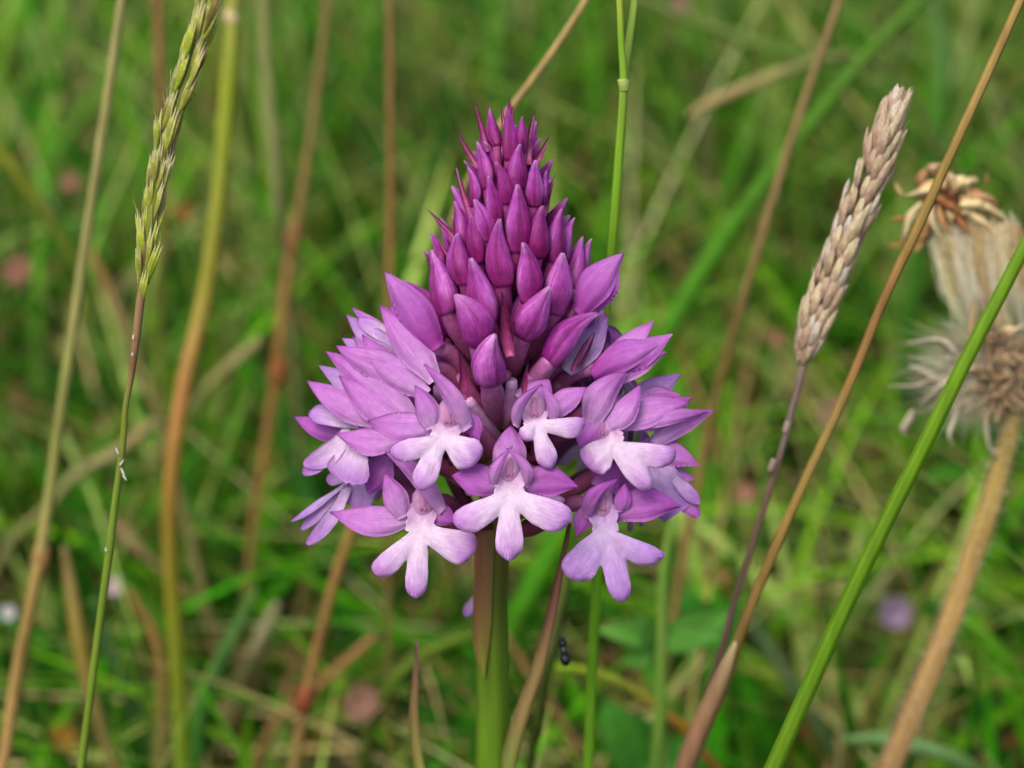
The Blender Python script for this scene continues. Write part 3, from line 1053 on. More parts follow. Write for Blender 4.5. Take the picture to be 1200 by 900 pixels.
# dark stalks deep inside that show between the open flowers
for i in range(20):
    a = i * 2.4
    z0 = P(590, 400 + 8.5 * i, 0).z
    A = axis_point(z0 - .004)
    E = A + Vector((math.cos(a) * .0085, math.sin(a) * .0085, .005))
    b = Buf()
    tube(b, [A, A + (E - A) * .5 + Vector((0, 0, -.0005)), E], [.0008, .0010, .0006], rr0.choice([[srgb(104, 96, 50), srgb(128, 70, 74), srgb(150, 80, 116)], [srgb(110, 110, 50), srgb(150, 100, 120), srgb(190, 140, 190)]]), n=7, sub=3)
    b.obj('ovary', M_OVARY, orchid)

for (x0, y0, x1, y1, c_) in [(590, 500, 566, 440, 0), (596, 505, 600, 446, 1), (588, 520, 548, 468, 1), (600, 510, 640, 452, 0), (606, 516, 662, 470, 1), (592, 540, 560, 500, 0), (602, 545, 652, 560, 0), (585, 560, 548, 575, 1), (600, 560, 660, 590, 1), (592, 490, 582, 452, 1), (578, 500, 540, 440, 0), (612, 500, 622, 440, 0)]:
    b = Buf()
    q0, q1 = P(x0, y0, -.0035), P(x1, y1, -.0085)
    tube(b, [q0, (q0 + q1) * .5 + Vector((0, -.0008, 0)), q1], [.0008, .0010, .0006], [srgb(120, 112, 54), lerp(srgb(150, 70, 108), srgb(186, 128, 178), c_), lerp(srgb(160, 86, 140), srgb(206, 160, 208), c_)], n=9, sub=4)
    b.obj('ovary', M_OVARY, orchid)

# ---- stem, sheath and stem leaves
b = Buf()
GST = srgb(84, 112, 26)
zs = [(0.0, 24, srgb(92, 110, 40)), (0.06, 23, GST), (0.11, 22, GST)]
pts = [FOOT, FOOT + Vector((-.0005, 0, .05)), FOOT + Vector((-.0003, 0, .10)), P(577, 880), P(577, 780), AXIS_BOT, P(580, 600), P(588, 450), P(593, 300), P(598, 128)]
tube(b, pts, [.0026, .0024, .0022, .0021, .0020, .00185, .0019, .0017, .0012, .0004],
     [srgb(110, 120, 60), GST, GST, srgb(88, 120, 24), srgb(86, 116, 26), srgb(80, 96, 32), srgb(92, 76, 40), srgb(100, 84, 40), srgb(120, 70, 60), srgb(130, 50, 90)], n=20, sub=5)
b.obj('stem', M_STEM, orchid)


def sheath():
    """purple-brown bract clasping the left half of the stem"""
    V, F, C, U = [], [], [], []
    n1, n2 = 16, 12
    for side in (0, 1):
        for i in range(n1 + 1):
            u = i / n1
            py = 612 + 172 * u
            c = P(ax_px(py) - .3, py)
            half = R(56) * (1 - .96 * max(0, u - .66) / .34)
            for k in range(n2 + 1):
                v = -1 + 2 * k / n2
                a = R(214) + R(40) * max(0, u - .66) / .34 + half * v
                r = .00222 + side * .00016 - .0001 * abs(v)
                p = c + Vector((math.cos(a) * r, math.sin(a) * r, 0))
                V.append(p)
                cc = ramp([(0, srgb(128, 84, 70)), (.6, srgb(124, 88, 58)), (.85, srgb(118, 104, 46)), (1, srgb(112, 128, 40))], u + .1 * math.sin(v * 4))
                cc = lerp(cc, srgb(92, 96, 36), .75 * max(0, abs(v) - .45) / .55)
                C.append(cc)
                U.append((u, v))
    K = (n1 + 1) * (n2 + 1)
    for side in (0, 1):
        for i in range(n1):
            for k in range(n2):
                a = side * K + i * (n2 + 1) + k
                q = (a, a + 1, a + n2 + 2, a + n2 + 1)
                F.append(q if side == 0 else q[::-1])
    b = Buf()
    b.add(V, F, C, U)
    b.obj('sheath', M_STEM, orchid)


sheath()
BR, TN, GR2 = srgb(120, 82, 66), srgb(132, 112, 70), srgb(112, 128, 58)
b = Buf()
ribbon(b, [P(668, 612, -.004), P(661, 650, -.004), P(648, 715, -.004), P(632, 780, -.004), P(612, 840, -.003), P(596, 900, -.002), P(584, 960, 0), P(578, 1010, .0005)],
       [.0005, .0008, .0014, .0018, .0022, .0026, .0028, .0020], [srgb(100, 60, 56), srgb(112, 76, 62), BR, TN, TN, GR2, GR2, GR2], Vector((-.7, -1, .2)), fold=.35)
b.obj('stem_leaf', M_STEM, orchid)
b = Buf()
ribbon(b, [P(489, 752, .001), P(488, 790, .001), P(486, 840, .001), P(492, 895, .001), P(510, 960, .001), P(545, 1030, .0015), P(572, 1070, .001)],
       [.0003, .0009, .0014, .0017, .0022, .0026, .0022], [srgb(110, 74, 70), srgb(116, 84, 70), srgb(126, 108, 66), srgb(132, 130, 66), GR2, GR2, GR2], Vector((-.5, -1, .1)), fold=.4)
b.obj('stem_leaf', M_STEM, orchid)
for sx, hh in ((1, .07), (-1, .06), (.3, .085)):      # basal leaves below the frame
    b = Buf()
    f0 = FOOT
    ribbon(b, [f0 + Vector((0, 0, .004)), f0 + Vector((.010 * sx, .006, hh * .6)), f0 + Vector((.03 * sx, .012, hh)), f0 + Vector((.055 * sx, .018, hh * .8))], [.004, .007, .006, .0006],
           [GR2, srgb(80, 120, 40), srgb(80, 120, 40), srgb(110, 120, 60)], Vector((0, -.4, 1)), fold=.3)
    b.obj('basal_leaf', M_LEAF, orchid)
# a stray petal fragment seen at the left of the stem
hand(570, 640, 60, absspec(570, 640, [('lipd', (556, 700, 0), (545, 722, 0), 13, {'prof': 'slim'})]), column=False, stalk=True, spur=False)

# ------------------------------------------------------------------ single stems and blades of the meadow
def to_ground(p, q, spread=.35):
    """two more points that take a stem from q (its lowest seen point) down to the soil"""
    d = (q - p).normalized()
    dz = max(-d.z, .25)
    h = q.z
    m0 = q + d * min(.02, h * .3)
    h2 = m0.z
    g = Vector((m0.x + d.x / dz * h2 * spread, m0.y + d.y / dz * h2 * spread + .004, -.004))
    m = m0 * .45 + g * .55 + Vector((d.x * h2 * .10, 0, 0))
    return [m0, m, g]


def stem_thing(name, label, cat, rows, mat, flat=False, group=None, root=True, top=None, hint=Vector((0, -1, .3)), nodes=(), parts=None, fold=.25, n=9):
    """rows: (px, py, y, width px, colour) from the top down; with root it goes on to the ground"""
    pts = [P(r[0], r[1], r[2]) for r in rows]
    wid = [r[3] * pxsize(r[2], r[1]) for r in rows]
    cols = [r[4] for r in rows]
    if root:
        g = to_ground(pts[-2], pts[-1])
        pts += g
        wid += [wid[-1], wid[-1], wid[-1] * 1.1]
        cols += [cols[-1]] * 3
    if mat is M_DRY and not flat:
        wid = [w_ * (.78 if rows[0][2] > .03 else .9) for w_ in wid]
    if mat is M_DRY:
        cols = [lerp(c_, tuple(1.0 * v_ for v_ in srgb(148, 136, 80)), .36) for c_ in cols]
    b = Buf()
    if flat:
        ribbon(b, pts, wid, cols, hint, fold=fold)
    else:
        tube(b, pts, [x * .5 for x in wid], cols, n=n, sub=5)
    base = pts[-1]
    rt = thing(name, label, cat, base, group)
    b.obj('blade' if flat else 'stem', mat, rt)
    for (px, py, y, wpx, ln, col) in nodes:
        nb = Buf()
        # a swollen joint on the stem
        c = P(px, py, y)
        k = min(range(len(pts) - 1), key=lambda i: ((pts[i] + pts[i + 1]) * .5 - c).length)
        d = (pts[k + 1] - pts[k]).normalized()
        s_ = pxsize(y, py)
        tube(nb, [c - d * ln * s_ * .5, c, c + d * ln * s_ * .5], [wpx * s_ * .42, wpx * s_ * .56, wpx * s_ * .44], [col] * 3, n=10, sub=3)
        nb.obj('node', mat, rt)
    if parts:
        parts(rt)
    return rt


PS, PG, OB, RB = srgb(158, 156, 98), srgb(126, 146, 62), srgb(150, 104, 50), srgb(128, 72, 36)
TAN, YG, LG = srgb(158, 134, 84), srgb(134, 148, 40), srgb(112, 156, 36)
stem_thing('dry_grass_stalk', 'pale straw stem left of the green grass spike, turning rusty brown low down', 'grass stem',
           [(150, -60, .075, 14, PS), (143, 0, .075, 15, PS), (118, 170, .075, 16, PS), (98, 300, .075, 16, srgb(140, 140, 84)), (76, 450, .07, 17, srgb(124, 134, 66)), (58, 580, .07, 18, srgb(126, 132, 66)), (40, 690, .065, 20, srgb(150, 118, 60)), (22, 780, .065, 20, srgb(152, 112, 62)), (6, 880, .06, 19, srgb(150, 108, 60))], M_DRY,
           nodes=[(48, 655, .067, 22, 34, srgb(130, 100, 56))])
stem_thing('grass_stalk', 'thick yellow green stem with pale joint at the top edge, right of the grass spike', 'grass stem',
           [(278, -60, .13, 18, PS), (275, 0, .13, 20, srgb(148, 150, 70)), (268, 100, .13, 21, YG), (257, 230, .13, 21, srgb(136, 142, 50)), (240, 350, .13, 21, srgb(140, 130, 50)), (216, 450, .125, 20, OB), (201, 560, .12, 18, srgb(140, 106, 44)), (200, 660, .12, 18, srgb(128, 118, 34)), (208, 770, .12, 20, srgb(112, 122, 28)), (214, 890, .12, 20, srgb(96, 120, 28))], M_STEM,
           nodes=[(273, 18, .13, 20, 22, srgb(196, 176, 136))])
stem_thing('grass_stalk', 'dull pale green blurred stem right of the thick yellow green one', 'grass stem',
           [(303, -60, .22, 18, srgb(130, 140, 84)), (307, 0, .22, 20, srgb(128, 142, 84)), (316, 130, .22, 20, srgb(130, 144, 90)), (326, 240, .22, 18, srgb(118, 130, 84)), (334, 310, .23, 15, srgb(104, 118, 70))], M_DRY)
stem_thing('brown_grass_stalk', 'blurred orange brown knotty stem left of the orchid', 'grass stem',
           [(390, -50, .20, 12, srgb(124, 92, 54)), (382, 20, .20, 13, srgb(124, 94, 56)), (366, 150, .20, 14, srgb(118, 92, 50)), (350, 250, .20, 15, srgb(128, 92, 52)), (336, 330, .20, 17, srgb(142, 90, 50)), (325, 430, .20, 17, srgb(138, 78, 34)), (312, 520, .20, 16, srgb(136, 80, 36)), (298, 610, .20, 14, srgb(130, 82, 40)), (290, 690, .20, 13, srgb(112, 98, 40))], M_DRY,
           nodes=[(326, 435, .20, 21, 34, srgb(136, 84, 42)), (345, 275, .20, 17, 40, srgb(134, 98, 60))])
stem_thing('reddish_grass_stalk', 'dull red blurred stem behind the green grass spike', 'grass stem',
           [(184, -40, .19, 14, srgb(126, 74, 50)), (187, 60, .19, 15, srgb(132, 72, 46)), (190, 150, .19, 13, srgb(118, 76, 46)), (192, 260, .19, 11, srgb(128, 92, 50)), (190, 360, .2, 9, srgb(98, 98, 40))], M_DRY)
stem_thing('brown_grass_stalk', 'thin straight brown stem between the yellow green stem and the orchid', 'grass stem',
           [(457, -50, .14, 11, srgb(126, 92, 54)), (457, 60, .14, 13, srgb(126, 86, 48)), (458, 180, .14, 13, srgb(126, 80, 38)), (457, 300, .14, 13, srgb(134, 80, 34)), (456, 400, .14, 13, srgb(120, 80, 36)), (455, 560, .15, 12, srgb(100, 84, 36))], M_DRY)
stem_thing('brown_grass_stalk', 'slanting rusty brown stem hanging below the left flowers of the orchid', 'grass stem',
           [(436, 540, .10, 12, srgb(150, 104, 50)), (412, 620, .10, 15, srgb(152, 106, 46)), (392, 680, .10, 15, srgb(144, 92, 42)), (374, 750, .10, 16, srgb(136, 80, 42)), (358, 820, .10, 16, srgb(130, 84, 44)), (345, 900, .10, 17, srgb(138, 104, 60))], M_DRY,
           nodes=[(357, 818, .10, 24, 30, srgb(122, 66, 36))])
stem_thing('brown_grass_stalk', 'short brown twig crossing low left, running up to the right from the bottom edge', 'twig',
           [(440, 745, .14, 14, srgb(132, 84, 46)), (400, 780, .14, 17, srgb(134, 80, 44)), (360, 815, .14, 17, srgb(126, 72, 40)), (320, 850, .14, 16, srgb(124, 74, 40)), (300, 900, .14, 16, srgb(130, 80, 46))], M_DRY)
stem_thing('dry_grass_stalk', 'tan stem slanting up to the right from behind the tip of the orchid', 'grass stem',
           [(720, -60, .05, 11, TAN), (690, -5, .05, 12, TAN), (655, 50, .05, 12, TAN), (625, 92, .05, 12, srgb(160, 134, 82)), (597, 130, .05, 12, TAN), (560, 190, .05, 12, TAN), (530, 260, .055, 12, TAN), (520, 340, .06, 12, TAN), (540, 480, .07, 12, TAN)], M_DRY)


def fork(rt):
    b = Buf()
    for rows in ([(750, -60, .012, 8), (744, 0, .012, 9), (737, 50, .012, 9), (731, 98, .012, 9)],):
        pts = [P(r[0], r[1], r[2]) for r in rows]
        tube(b, pts, [r[3] * S * .5 for r in rows], [srgb(132, 160, 66)] * 4, n=9)
    b.obj('leaf_sheath', M_STEM, rt)
    b = Buf()
    pts = [P(x, y, .010) for x, y in ((729, 92), (731, 98), (732, 106))]
    tube(b, pts, [.0006, .0007, .0006], [srgb(146, 168, 84)] * 3, n=9)
    b.obj('node', M_STEM, rt)


stem_thing('grass_stalk', 'bright light green stem forking at the top right of the orchid tip', 'grass stem',
           [(722, -60, .010, 8, LG), (726, 0, .010, 8, srgb(146, 160, 60)), (728, 50, .010, 8, LG), (731, 100, .010, 10, srgb(122, 156, 48)), (725, 190, .010, 11, LG), (718, 280, .010, 11, LG), (711, 360, .012, 11, LG), (706, 450, .012, 11, LG), (702, 560, .012, 11, LG), (699, 680, .012, 12, srgb(112, 170, 30)), (694, 780, .012, 12, srgb(104, 156, 28)), (689, 900, .012, 12, srgb(104, 156, 28))], M_STEM, parts=fork, n=18)
stem_thing('brown_grass_stalk', 'dull brown slanting stem behind the right side of the orchid', 'grass stem',
           [(1000, -50, .11, 11, srgb(124, 98, 68)), (984, 0, .11, 12, srgb(128, 100, 72)), (945, 110, .11, 13, srgb(128, 96, 68)), (905, 235, .11, 13, srgb(126, 96, 66)), (874, 340, .11, 13, srgb(124, 90, 54)), (846, 440, .115, 14, srgb(120, 88, 44)), (825, 530, .12, 15, srgb(124, 90, 46)), (806, 620, .12, 14, srgb(134, 92, 50)), (792, 710, .12, 12, srgb(130, 86, 48))], M_DRY)
stem_thing('grass_plant', 'long soft green blade crossing behind the slanting brown stem at upper right', 'grass blade',
           [(1110, -30, .22, 13, srgb(96, 144, 50)), (1020, 60, .22, 16, srgb(98, 144, 50)), (930, 170, .22, 19, srgb(94, 146, 46)), (870, 250, .22, 22, srgb(88, 146, 40)), (810, 340, .22, 24, srgb(84, 148, 36)), (770, 420, .22, 22, srgb(84, 148, 36)), (740, 520, .23, 22, srgb(80, 138, 36))], M_LEAF, flat=True)
stem_thing('dead_grass_plant', 'short tan dead blade lying slantwise in the upper right background', 'dead blade',
           [(805, 136, .22, 6, srgb(150, 130, 90)), (830, 122, .22, 14, srgb(148, 128, 88)), (870, 104, .22, 16, srgb(140, 124, 84)), (920, 84, .22, 14, srgb(124, 132, 74)), (990, 66, .24, 12, srgb(104, 132, 60)), (1050, 90, .26, 12, srgb(104, 132, 60)), (1100, 180, .27, 12, srgb(84, 122, 50))], M_DRY, flat=True)
stem_thing('grass_plant', 'faint green blade sloping down to the right across the top right background', 'grass blade',
           [(745, -6, .30, 7, srgb(124, 136, 80)), (790, 15, .30, 13, srgb(120, 134, 74)), (860, 42, .30, 15, srgb(110, 136, 64)), (930, 66, .30, 15, srgb(100, 136, 56)), (1010, 100, .31, 14, srgb(90, 132, 50)), (1080, 170, .32, 14, srgb(80, 126, 44))], M_LEAF, flat=True)
stem_thing('dead_grass_plant', 'pale grey dead blade standing under the flowers at lower left', 'dead blade',
           [(326, 705, .17, 6, srgb(150, 144, 120)), (314, 730, .17, 16, srgb(150, 144, 116)), (298, 765, .17, 18, srgb(146, 142, 112)), (282, 800, .18, 14, srgb(120, 120, 84)), (270, 840, .18, 12, srgb(100, 100, 64))], M_DRY, flat=True)
stem_thing('grass_plant', 'pale green blade curving up from the bottom edge at lower left', 'grass blade',
           [(300, 690, .13, 8, srgb(96, 140, 64)), (276, 740, .13, 16, srgb(96, 142, 70)), (252, 790, .13, 20, srgb(88, 140, 66)), (236, 840, .13, 20, srgb(76, 134, 50)), (228, 900, .13, 20, srgb(66, 124, 40))], M_LEAF, flat=True)
stem_thing('dead_grass_plant', 'orange brown arching dead blade beside the thick yellow green stem low down', 'dead blade',
           [(150, 690, .14, 10, srgb(120, 84, 44)), (165, 715, .14, 14, srgb(130, 94, 40)), (182, 745, .14, 16, srgb(140, 104, 40)), (190, 790, .14, 15, srgb(134, 106, 44)), (190, 850, .14, 14, srgb(120, 110, 50)), (186, 900, .14, 14, srgb(110, 104, 50))], M_DRY, flat=True)
stem_thing('dead_grass_plant', 'yellow and brown withered blade between the rusty stem and the spike stem', 'dead blade',
           [(75, 640, .12, 8, srgb(120, 104, 64)), (84, 690, .12, 16, srgb(128, 108, 60)), (92, 740, .12, 20, srgb(150, 130, 40)), (102, 790, .12, 17, srgb(134, 110, 40)), (118, 850, .12, 14, srgb(96, 84, 36))], M_DRY, flat=True)
stem_thing('grass_plant', 'dark green blade running down to the right behind the spike stem', 'grass blade',
           [(112, 700, .15, 10, srgb(70, 110, 60)), (130, 760, .15, 16, srgb(74, 112, 64)), (150, 810, .15, 18, srgb(70, 104, 56)), (172, 870, .15, 14, srgb(60, 92, 44))], M_LEAF, flat=True)
stem_thing('grass_plant', 'light green blade arching from the orchid stem down to the lower left', 'grass blade',
           [(570, 742, .12, 9, srgb(100, 130, 36)), (530, 752, .12, 13, srgb(104, 132, 40)), (490, 772, .12, 15, srgb(106, 132, 44)), (458, 804, .12, 16, srgb(100, 124, 44)), (436, 848, .12, 15, srgb(96, 112, 44)), (424, 900, .12, 15, srgb(90, 104, 44))], M_LEAF, flat=True)
stem_thing('grass_plant', 'yellow green blade arching right from behind the small insect, orange at its end', 'grass blade',
           [(640, 784, .08, 8, srgb(116, 150, 40)), (672, 784, .08, 12, srgb(140, 168, 44)), (710, 792, .08, 12, srgb(150, 168, 60)), (745, 810, .08, 13, srgb(150, 150, 56)), (775, 832, .08, 14, srgb(160, 140, 60)), (805, 856, .08, 15, srgb(176, 130, 44)), (830, 890, .08, 12, srgb(150, 110, 50))], M_LEAF, flat=True)
stem_thing('grass_stalk', 'faint grey green stem right of the insect under the lowest right flower', 'grass stem',
           [(790, 600, .07, 8, srgb(116, 150, 60)), (778, 670, .07, 13, srgb(110, 148, 56)), (776, 760, .07, 14, srgb(116, 150, 60)), (774, 830, .07, 14, srgb(110, 146, 54)), (768, 900, .07, 14, srgb(96, 132, 50))], M_STEM)
stem_thing('grass_plant', 'dull olive blade standing between the orchid stem and the insect', 'grass blade',
           [(672, 650, .045, 8, srgb(110, 130, 56)), (662, 690, .045, 14, srgb(120, 134, 66)), (650, 740, .045, 17, srgb(118, 126, 66)), (640, 790, .045, 14, srgb(100, 112, 54)), (630, 850, .05, 12, srgb(90, 104, 48))], M_LEAF, flat=True)
stem_thing('brown_grass_stalk', 'brown blurred twig slanting down right behind the orchid stem', 'twig',
           [(590, 740, .13, 9, srgb(120, 80, 44)), (618, 785, .13, 13, srgb(124, 80, 46)), (650, 830, .13, 13, srgb(112, 74, 40)), (680, 880, .13, 12, srgb(104, 74, 40))], M_DRY)
stem_thing('grass_plant', 'broad green blade leaning right behind the orchid stem', 'grass blade',
           [(690, 560, .16, 10, srgb(84, 150, 30)), (664, 620, .16, 26, srgb(84, 152, 32)), (630, 680, .16, 34, srgb(76, 146, 28)), (600, 740, .16, 32, srgb(66, 130, 26)), (580, 810, .16, 28, srgb(60, 120, 24))], M_LEAF, flat=True)
stem_thing('grass_plant', 'bright green blade curving down to the right edge beside the withered flower stem', 'grass blade',
           [(1112, 718, .13, 8, srgb(104, 160, 36)), (1140, 734, .13, 17, srgb(104, 162, 36)), (1172, 766, .13, 18, srgb(92, 156, 30)), (1205, 808, .13, 18, srgb(84, 146, 28)), (1230, 860, .13, 16, srgb(80, 136, 28))], M_LEAF, flat=True)
stem_thing('grass_plant', 'pale grey green blade lying low along the bottom right corner', 'grass blade',
           [(985, 868, .11, 8, srgb(110, 150, 84)), (1030, 866, .11, 18, srgb(126, 166, 100)), (1080, 876, .11, 20, srgb(130, 168, 104)), (1130, 894, .11, 18, srgb(110, 150, 84)), (1180, 930, .11, 14, srgb(90, 130, 60))], M_LEAF, flat=True)
stem_thing('grass_plant', 'grey green blade sloping down right between the tan stem and the bright green stem', 'grass blade',
           [(880, 728, .14, 8, srgb(96, 124, 80)), (902, 760, .14, 15, srgb(100, 128, 84)), (930, 806, .14, 16, srgb(90, 118, 76)), (966, 862, .14, 14, srgb(84, 110, 64)), (990, 910, .14, 12, srgb(80, 104, 56))], M_LEAF, flat=True)
stem_thing('grass_plant', 'tall soft blade standing in the background at the top right, left of the corner', 'grass blade',
           [(1090, -20, .34, 10, srgb(110, 150, 84)), (1104, 60, .34, 22, srgb(104, 150, 76)), (1100, 130, .34, 26, srgb(84, 142, 50)), (1090, 200, .34, 24, srgb(72, 130, 40))], M_LEAF, flat=True)
stem_thing('dead_grass_plant', 'pinkish tan dead blade slanting down right above the white daisy at lower left', 'dead blade',
           [(128, 604, .19, 7, srgb(140, 110, 90)), (142, 622, .19, 16, srgb(150, 118, 98)), (160, 640, .19, 18, srgb(140, 112, 88)), (180, 660, .19, 10, srgb(120, 100, 66))], M_DRY, flat=True, root=True)
stem_thing('dead_grass_plant', 'pale brown dead blade rising to the right, crossing behind the spike stem', 'dead blade',
           [(186, 490, .19, 6, srgb(146, 122, 94)), (160, 512, .19, 14, srgb(140, 116, 86)), (130, 534, .19, 15, srgb(120, 118, 84)), (90, 556, .19, 15, srgb(110, 116, 80)), (60, 590, .19, 12, srgb(90, 100, 60))], M_DRY, flat=True)
stem_thing('dead_grass_plant', 'tan blade rising right between the yellow green stem and the knotty brown stem', 'dead blade',
           [(305, 398, .23, 8, srgb(140, 132, 96)), (282, 418, .23, 15, srgb(136, 128, 90)), (250, 446, .23, 15, srgb(112, 122, 66)), (228, 476, .23, 13, srgb(92, 112, 50))], M_DRY, flat=True)
stem_thing('dead_grass_plant', 'orange tan blade sloping down right above the joint of the rusty straw stem', 'dead blade',
           [(108, 296, .18, 7, srgb(150, 104, 44)), (124, 330, .18, 15, srgb(140, 104, 60)), (142, 370, .18, 16, srgb(124, 110, 74)), (160, 420, .18, 13, srgb(104, 104, 60))], M_DRY, flat=True)
stem_thing('yellow_grass_plant', 'yellow green blade leaning across the upper left corner', 'grass blade',
           [(-20, 150, .2, 16, srgb(130, 144, 50)), (10, 190, .2, 19, srgb(134, 144, 48)), (45, 240, .2, 17, srgb(120, 132, 44)), (85, 300, .2, 13, srgb(100, 124, 40)), (110, 370, .2, 12, srgb(86, 116, 40))], M_LEAF, flat=True)

# ------------------------------------------------------------------ green grass spike at the left, in focus
def lens_mesh(name, L, W, Tk, cols, mat, awn=0.0, nu=8, nt_=8, flat=.55):
    """one spikelet, base at the origin, pointing +Z: a pointed husk with two overlapping scales"""
    b = Buf()
    for (off, lw, lean) in ((0, 1.0, 0.0), (.16, .8, .10), (-.12, .7, -.10)):
        V, F, C, U = [], [], [], []
        for i in range(nu + 1):
            u = i / nu
            r = W * .5 * lw * interp([(0, .3), (.2, .85), (.4, 1), (.65, .8), (.85, .4), (1, .04)], u)
            for k in range(nt_):
                a = 2 * math.pi * k / nt_
                V.append(Vector((math.cos(a) * r + lean * L * u * (1.2 - .6 * u), math.sin(a) * r * flat + off * W * .4, L * (u * (1 - abs(off)) + abs(off) * .5))))
                edge = abs(math.cos(a))
                cc = ramp(cols, u)
                cc = lerp(cc, cols[-1][1], .5 * edge ** 4)
                C.append(cc)
                U.append((u, k / nt_))
        for i in range(nu):
            for k in range(nt_):
                F.append((i * nt_ + k, i * nt_ + (k + 1) % nt_, (i + 1) * nt_ + (k + 1) % nt_, (i + 1) * nt_ + k))
        b.add(V, F, C, U)
    if awn:
        tube(b, [Vector((0, 0, L * .9)), Vector((W * .2, 0, L * .95 + awn * .5)), Vector((W * .6, 0, L + awn))], [W * .05, W * .035, W * .012], [cols[-1][1]] * 3, n=5, sub=2)
    o = b.obj(name, mat)
    me = o.data
    bpy.data.objects.remove(o)
    return me


def place(me, name, base, direction, face, scale, parent):
    d = direction.normalized()
    f = (face - d * face.dot(d)).normalized()
    x = f.cross(d)
    m = Matrix((x, -f, d)).transposed().to_4x4()
    m = Matrix.Translation(base - Vector(root_loc(parent))) @ m @ Matrix.Diagonal((scale, scale, scale, 1))
    o = bpy.data.objects.new(name, me)
    COL.objects.link(o)
    o.parent = parent
    o.matrix_local = m
    return o


gy = -.004
SPK = [(262, -60), (252, -20), (243, 10), (232, 50), (216, 100), (198, 150), (189, 190), (181, 230), (175, 270), (170, 310), (165, 350), (160, 392)]
low = [(156, 425), (152, 450), (147, 480), (145, 510), (141, 545), (135, 590), (129, 640), (121, 700), (113, 760), (104, 830), (95, 900)]
allp = [P(x, y, gy) for x, y in SPK + low]
g = to_ground(allp[-2], allp[-1])
full = allp + g
sp = thing('grass_spike', 'slender green flowering grass spike in focus at the left, arching in from the top edge', 'grass', g[-1])
b = Buf()
GG, BRW = srgb(112, 124, 44), srgb(120, 84, 58)
tube(b, full, [.0002, .00025, .0003, .00035, .0004, .00045, .0005, .0005, .0005, .0004, .0005, .0005] + [.00042, .00038, .00036, .0004, .00042, .00045, .0005, .0005, .0005, .0005, .00052] + [.0006, .0008, .0009],
     [GG] * 10 + [srgb(140, 110, 80), srgb(136, 110, 80)] + [BRW, srgb(130, 120, 70), GG, GG, srgb(116, 128, 56)] + [srgb(104, 128, 40)] * 6 + [GG, GG, GG], n=9, sub=4)
b.obj('stem', M_STEM, sp)
SCOL = [(0, srgb(112, 138, 16)), (.35, srgb(150, 178, 22)), (.7, srgb(176, 190, 56)), (1, srgb(222, 222, 160))]
SCOL2 = [(0, srgb(120, 120, 30)), (.35, srgb(150, 164, 44)), (.7, srgb(186, 184, 96)), (1, srgb(230, 226, 186))]
SCOL3 = [(0, srgb(88, 82, 34)), (.4, srgb(104, 106, 36)), (.7, srgb(128, 118, 56)), (1, srgb(176, 160, 110))]
MES = [lens_mesh('spikelet', .0056, .00070, .0005, SCOL, M_SPIKE, awn=.0012), lens_mesh('spikelet', .0060, .00072, .0005, SCOL2, M_SPIKE, awn=.0026),
       lens_mesh('spikelet', .0052, .00066, .0005, SCOL3, M_SPIKE, awn=.0012), lens_mesh('spikelet', .0056, .0006, .0005, SCOL2, M_SPIKE)]
rr = random.Random(3)


def along(poly, t):
    k = t * (len(poly) - 1)
    i = min(int(k), len(poly) - 2)
    return poly[i].lerp(poly[i + 1], k - i), (poly[i] - poly[i + 1]).normalized()


spine = [P(x, y, gy) for x, y in SPK[:11]]
N = 150
for i in range(N):
    t = i / (N - 1)
    p, d = along(spine, t)
    thick = interp([(0, .9), (.3, 1.0), (.45, .95), (.7, .75), (.85, .55), (1, .25)], t)
    sd = (1 if i % 2 else -1)
    a = rr.uniform(-1.2, 1.2)
    side = (RIGHT * sd * math.cos(a) + FWD * -1 * math.sin(a))
    off = side * (.00074 * thick * rr.uniform(.2, 1.35))
    spread = .04 + .10 * rr.random()
    if rr.random() < .06:
        spread = .24
    place(MES[rr.choice([0, 0, 1, 2, 3, 3, 1])], 'spikelet', p + off - d * .0012, d + side * spread, -FWD + side * rr.uniform(-.6, .6), rr.uniform(.7, 1.05), sp)
# white dried scraps on the bare stem
for (px, py, ang, ln) in [(139, 532, 2.0, 9), (140, 545, .9, 9), (142, 548, -1.2, 12), (144, 556, -1.0, 9), (124, 646, 1.6, 6), (155, 417, 1.5, 5), (156, 398, 1.5, 7)]:
    b = Buf()
    q = P(px, py, gy - .0006)
    petal(b, q, q + (RIGHT * math.cos(ang) + UPV * math.sin(ang)) * ln * S, 3 * S, -FWD, 'lance', [(0, srgb(216, 210, 196)), (1, srgb(236, 232, 222))], cup=.5, nu=5, nv=5, seed=px)
    b.obj('dried_scale', M_FLUFF, sp)

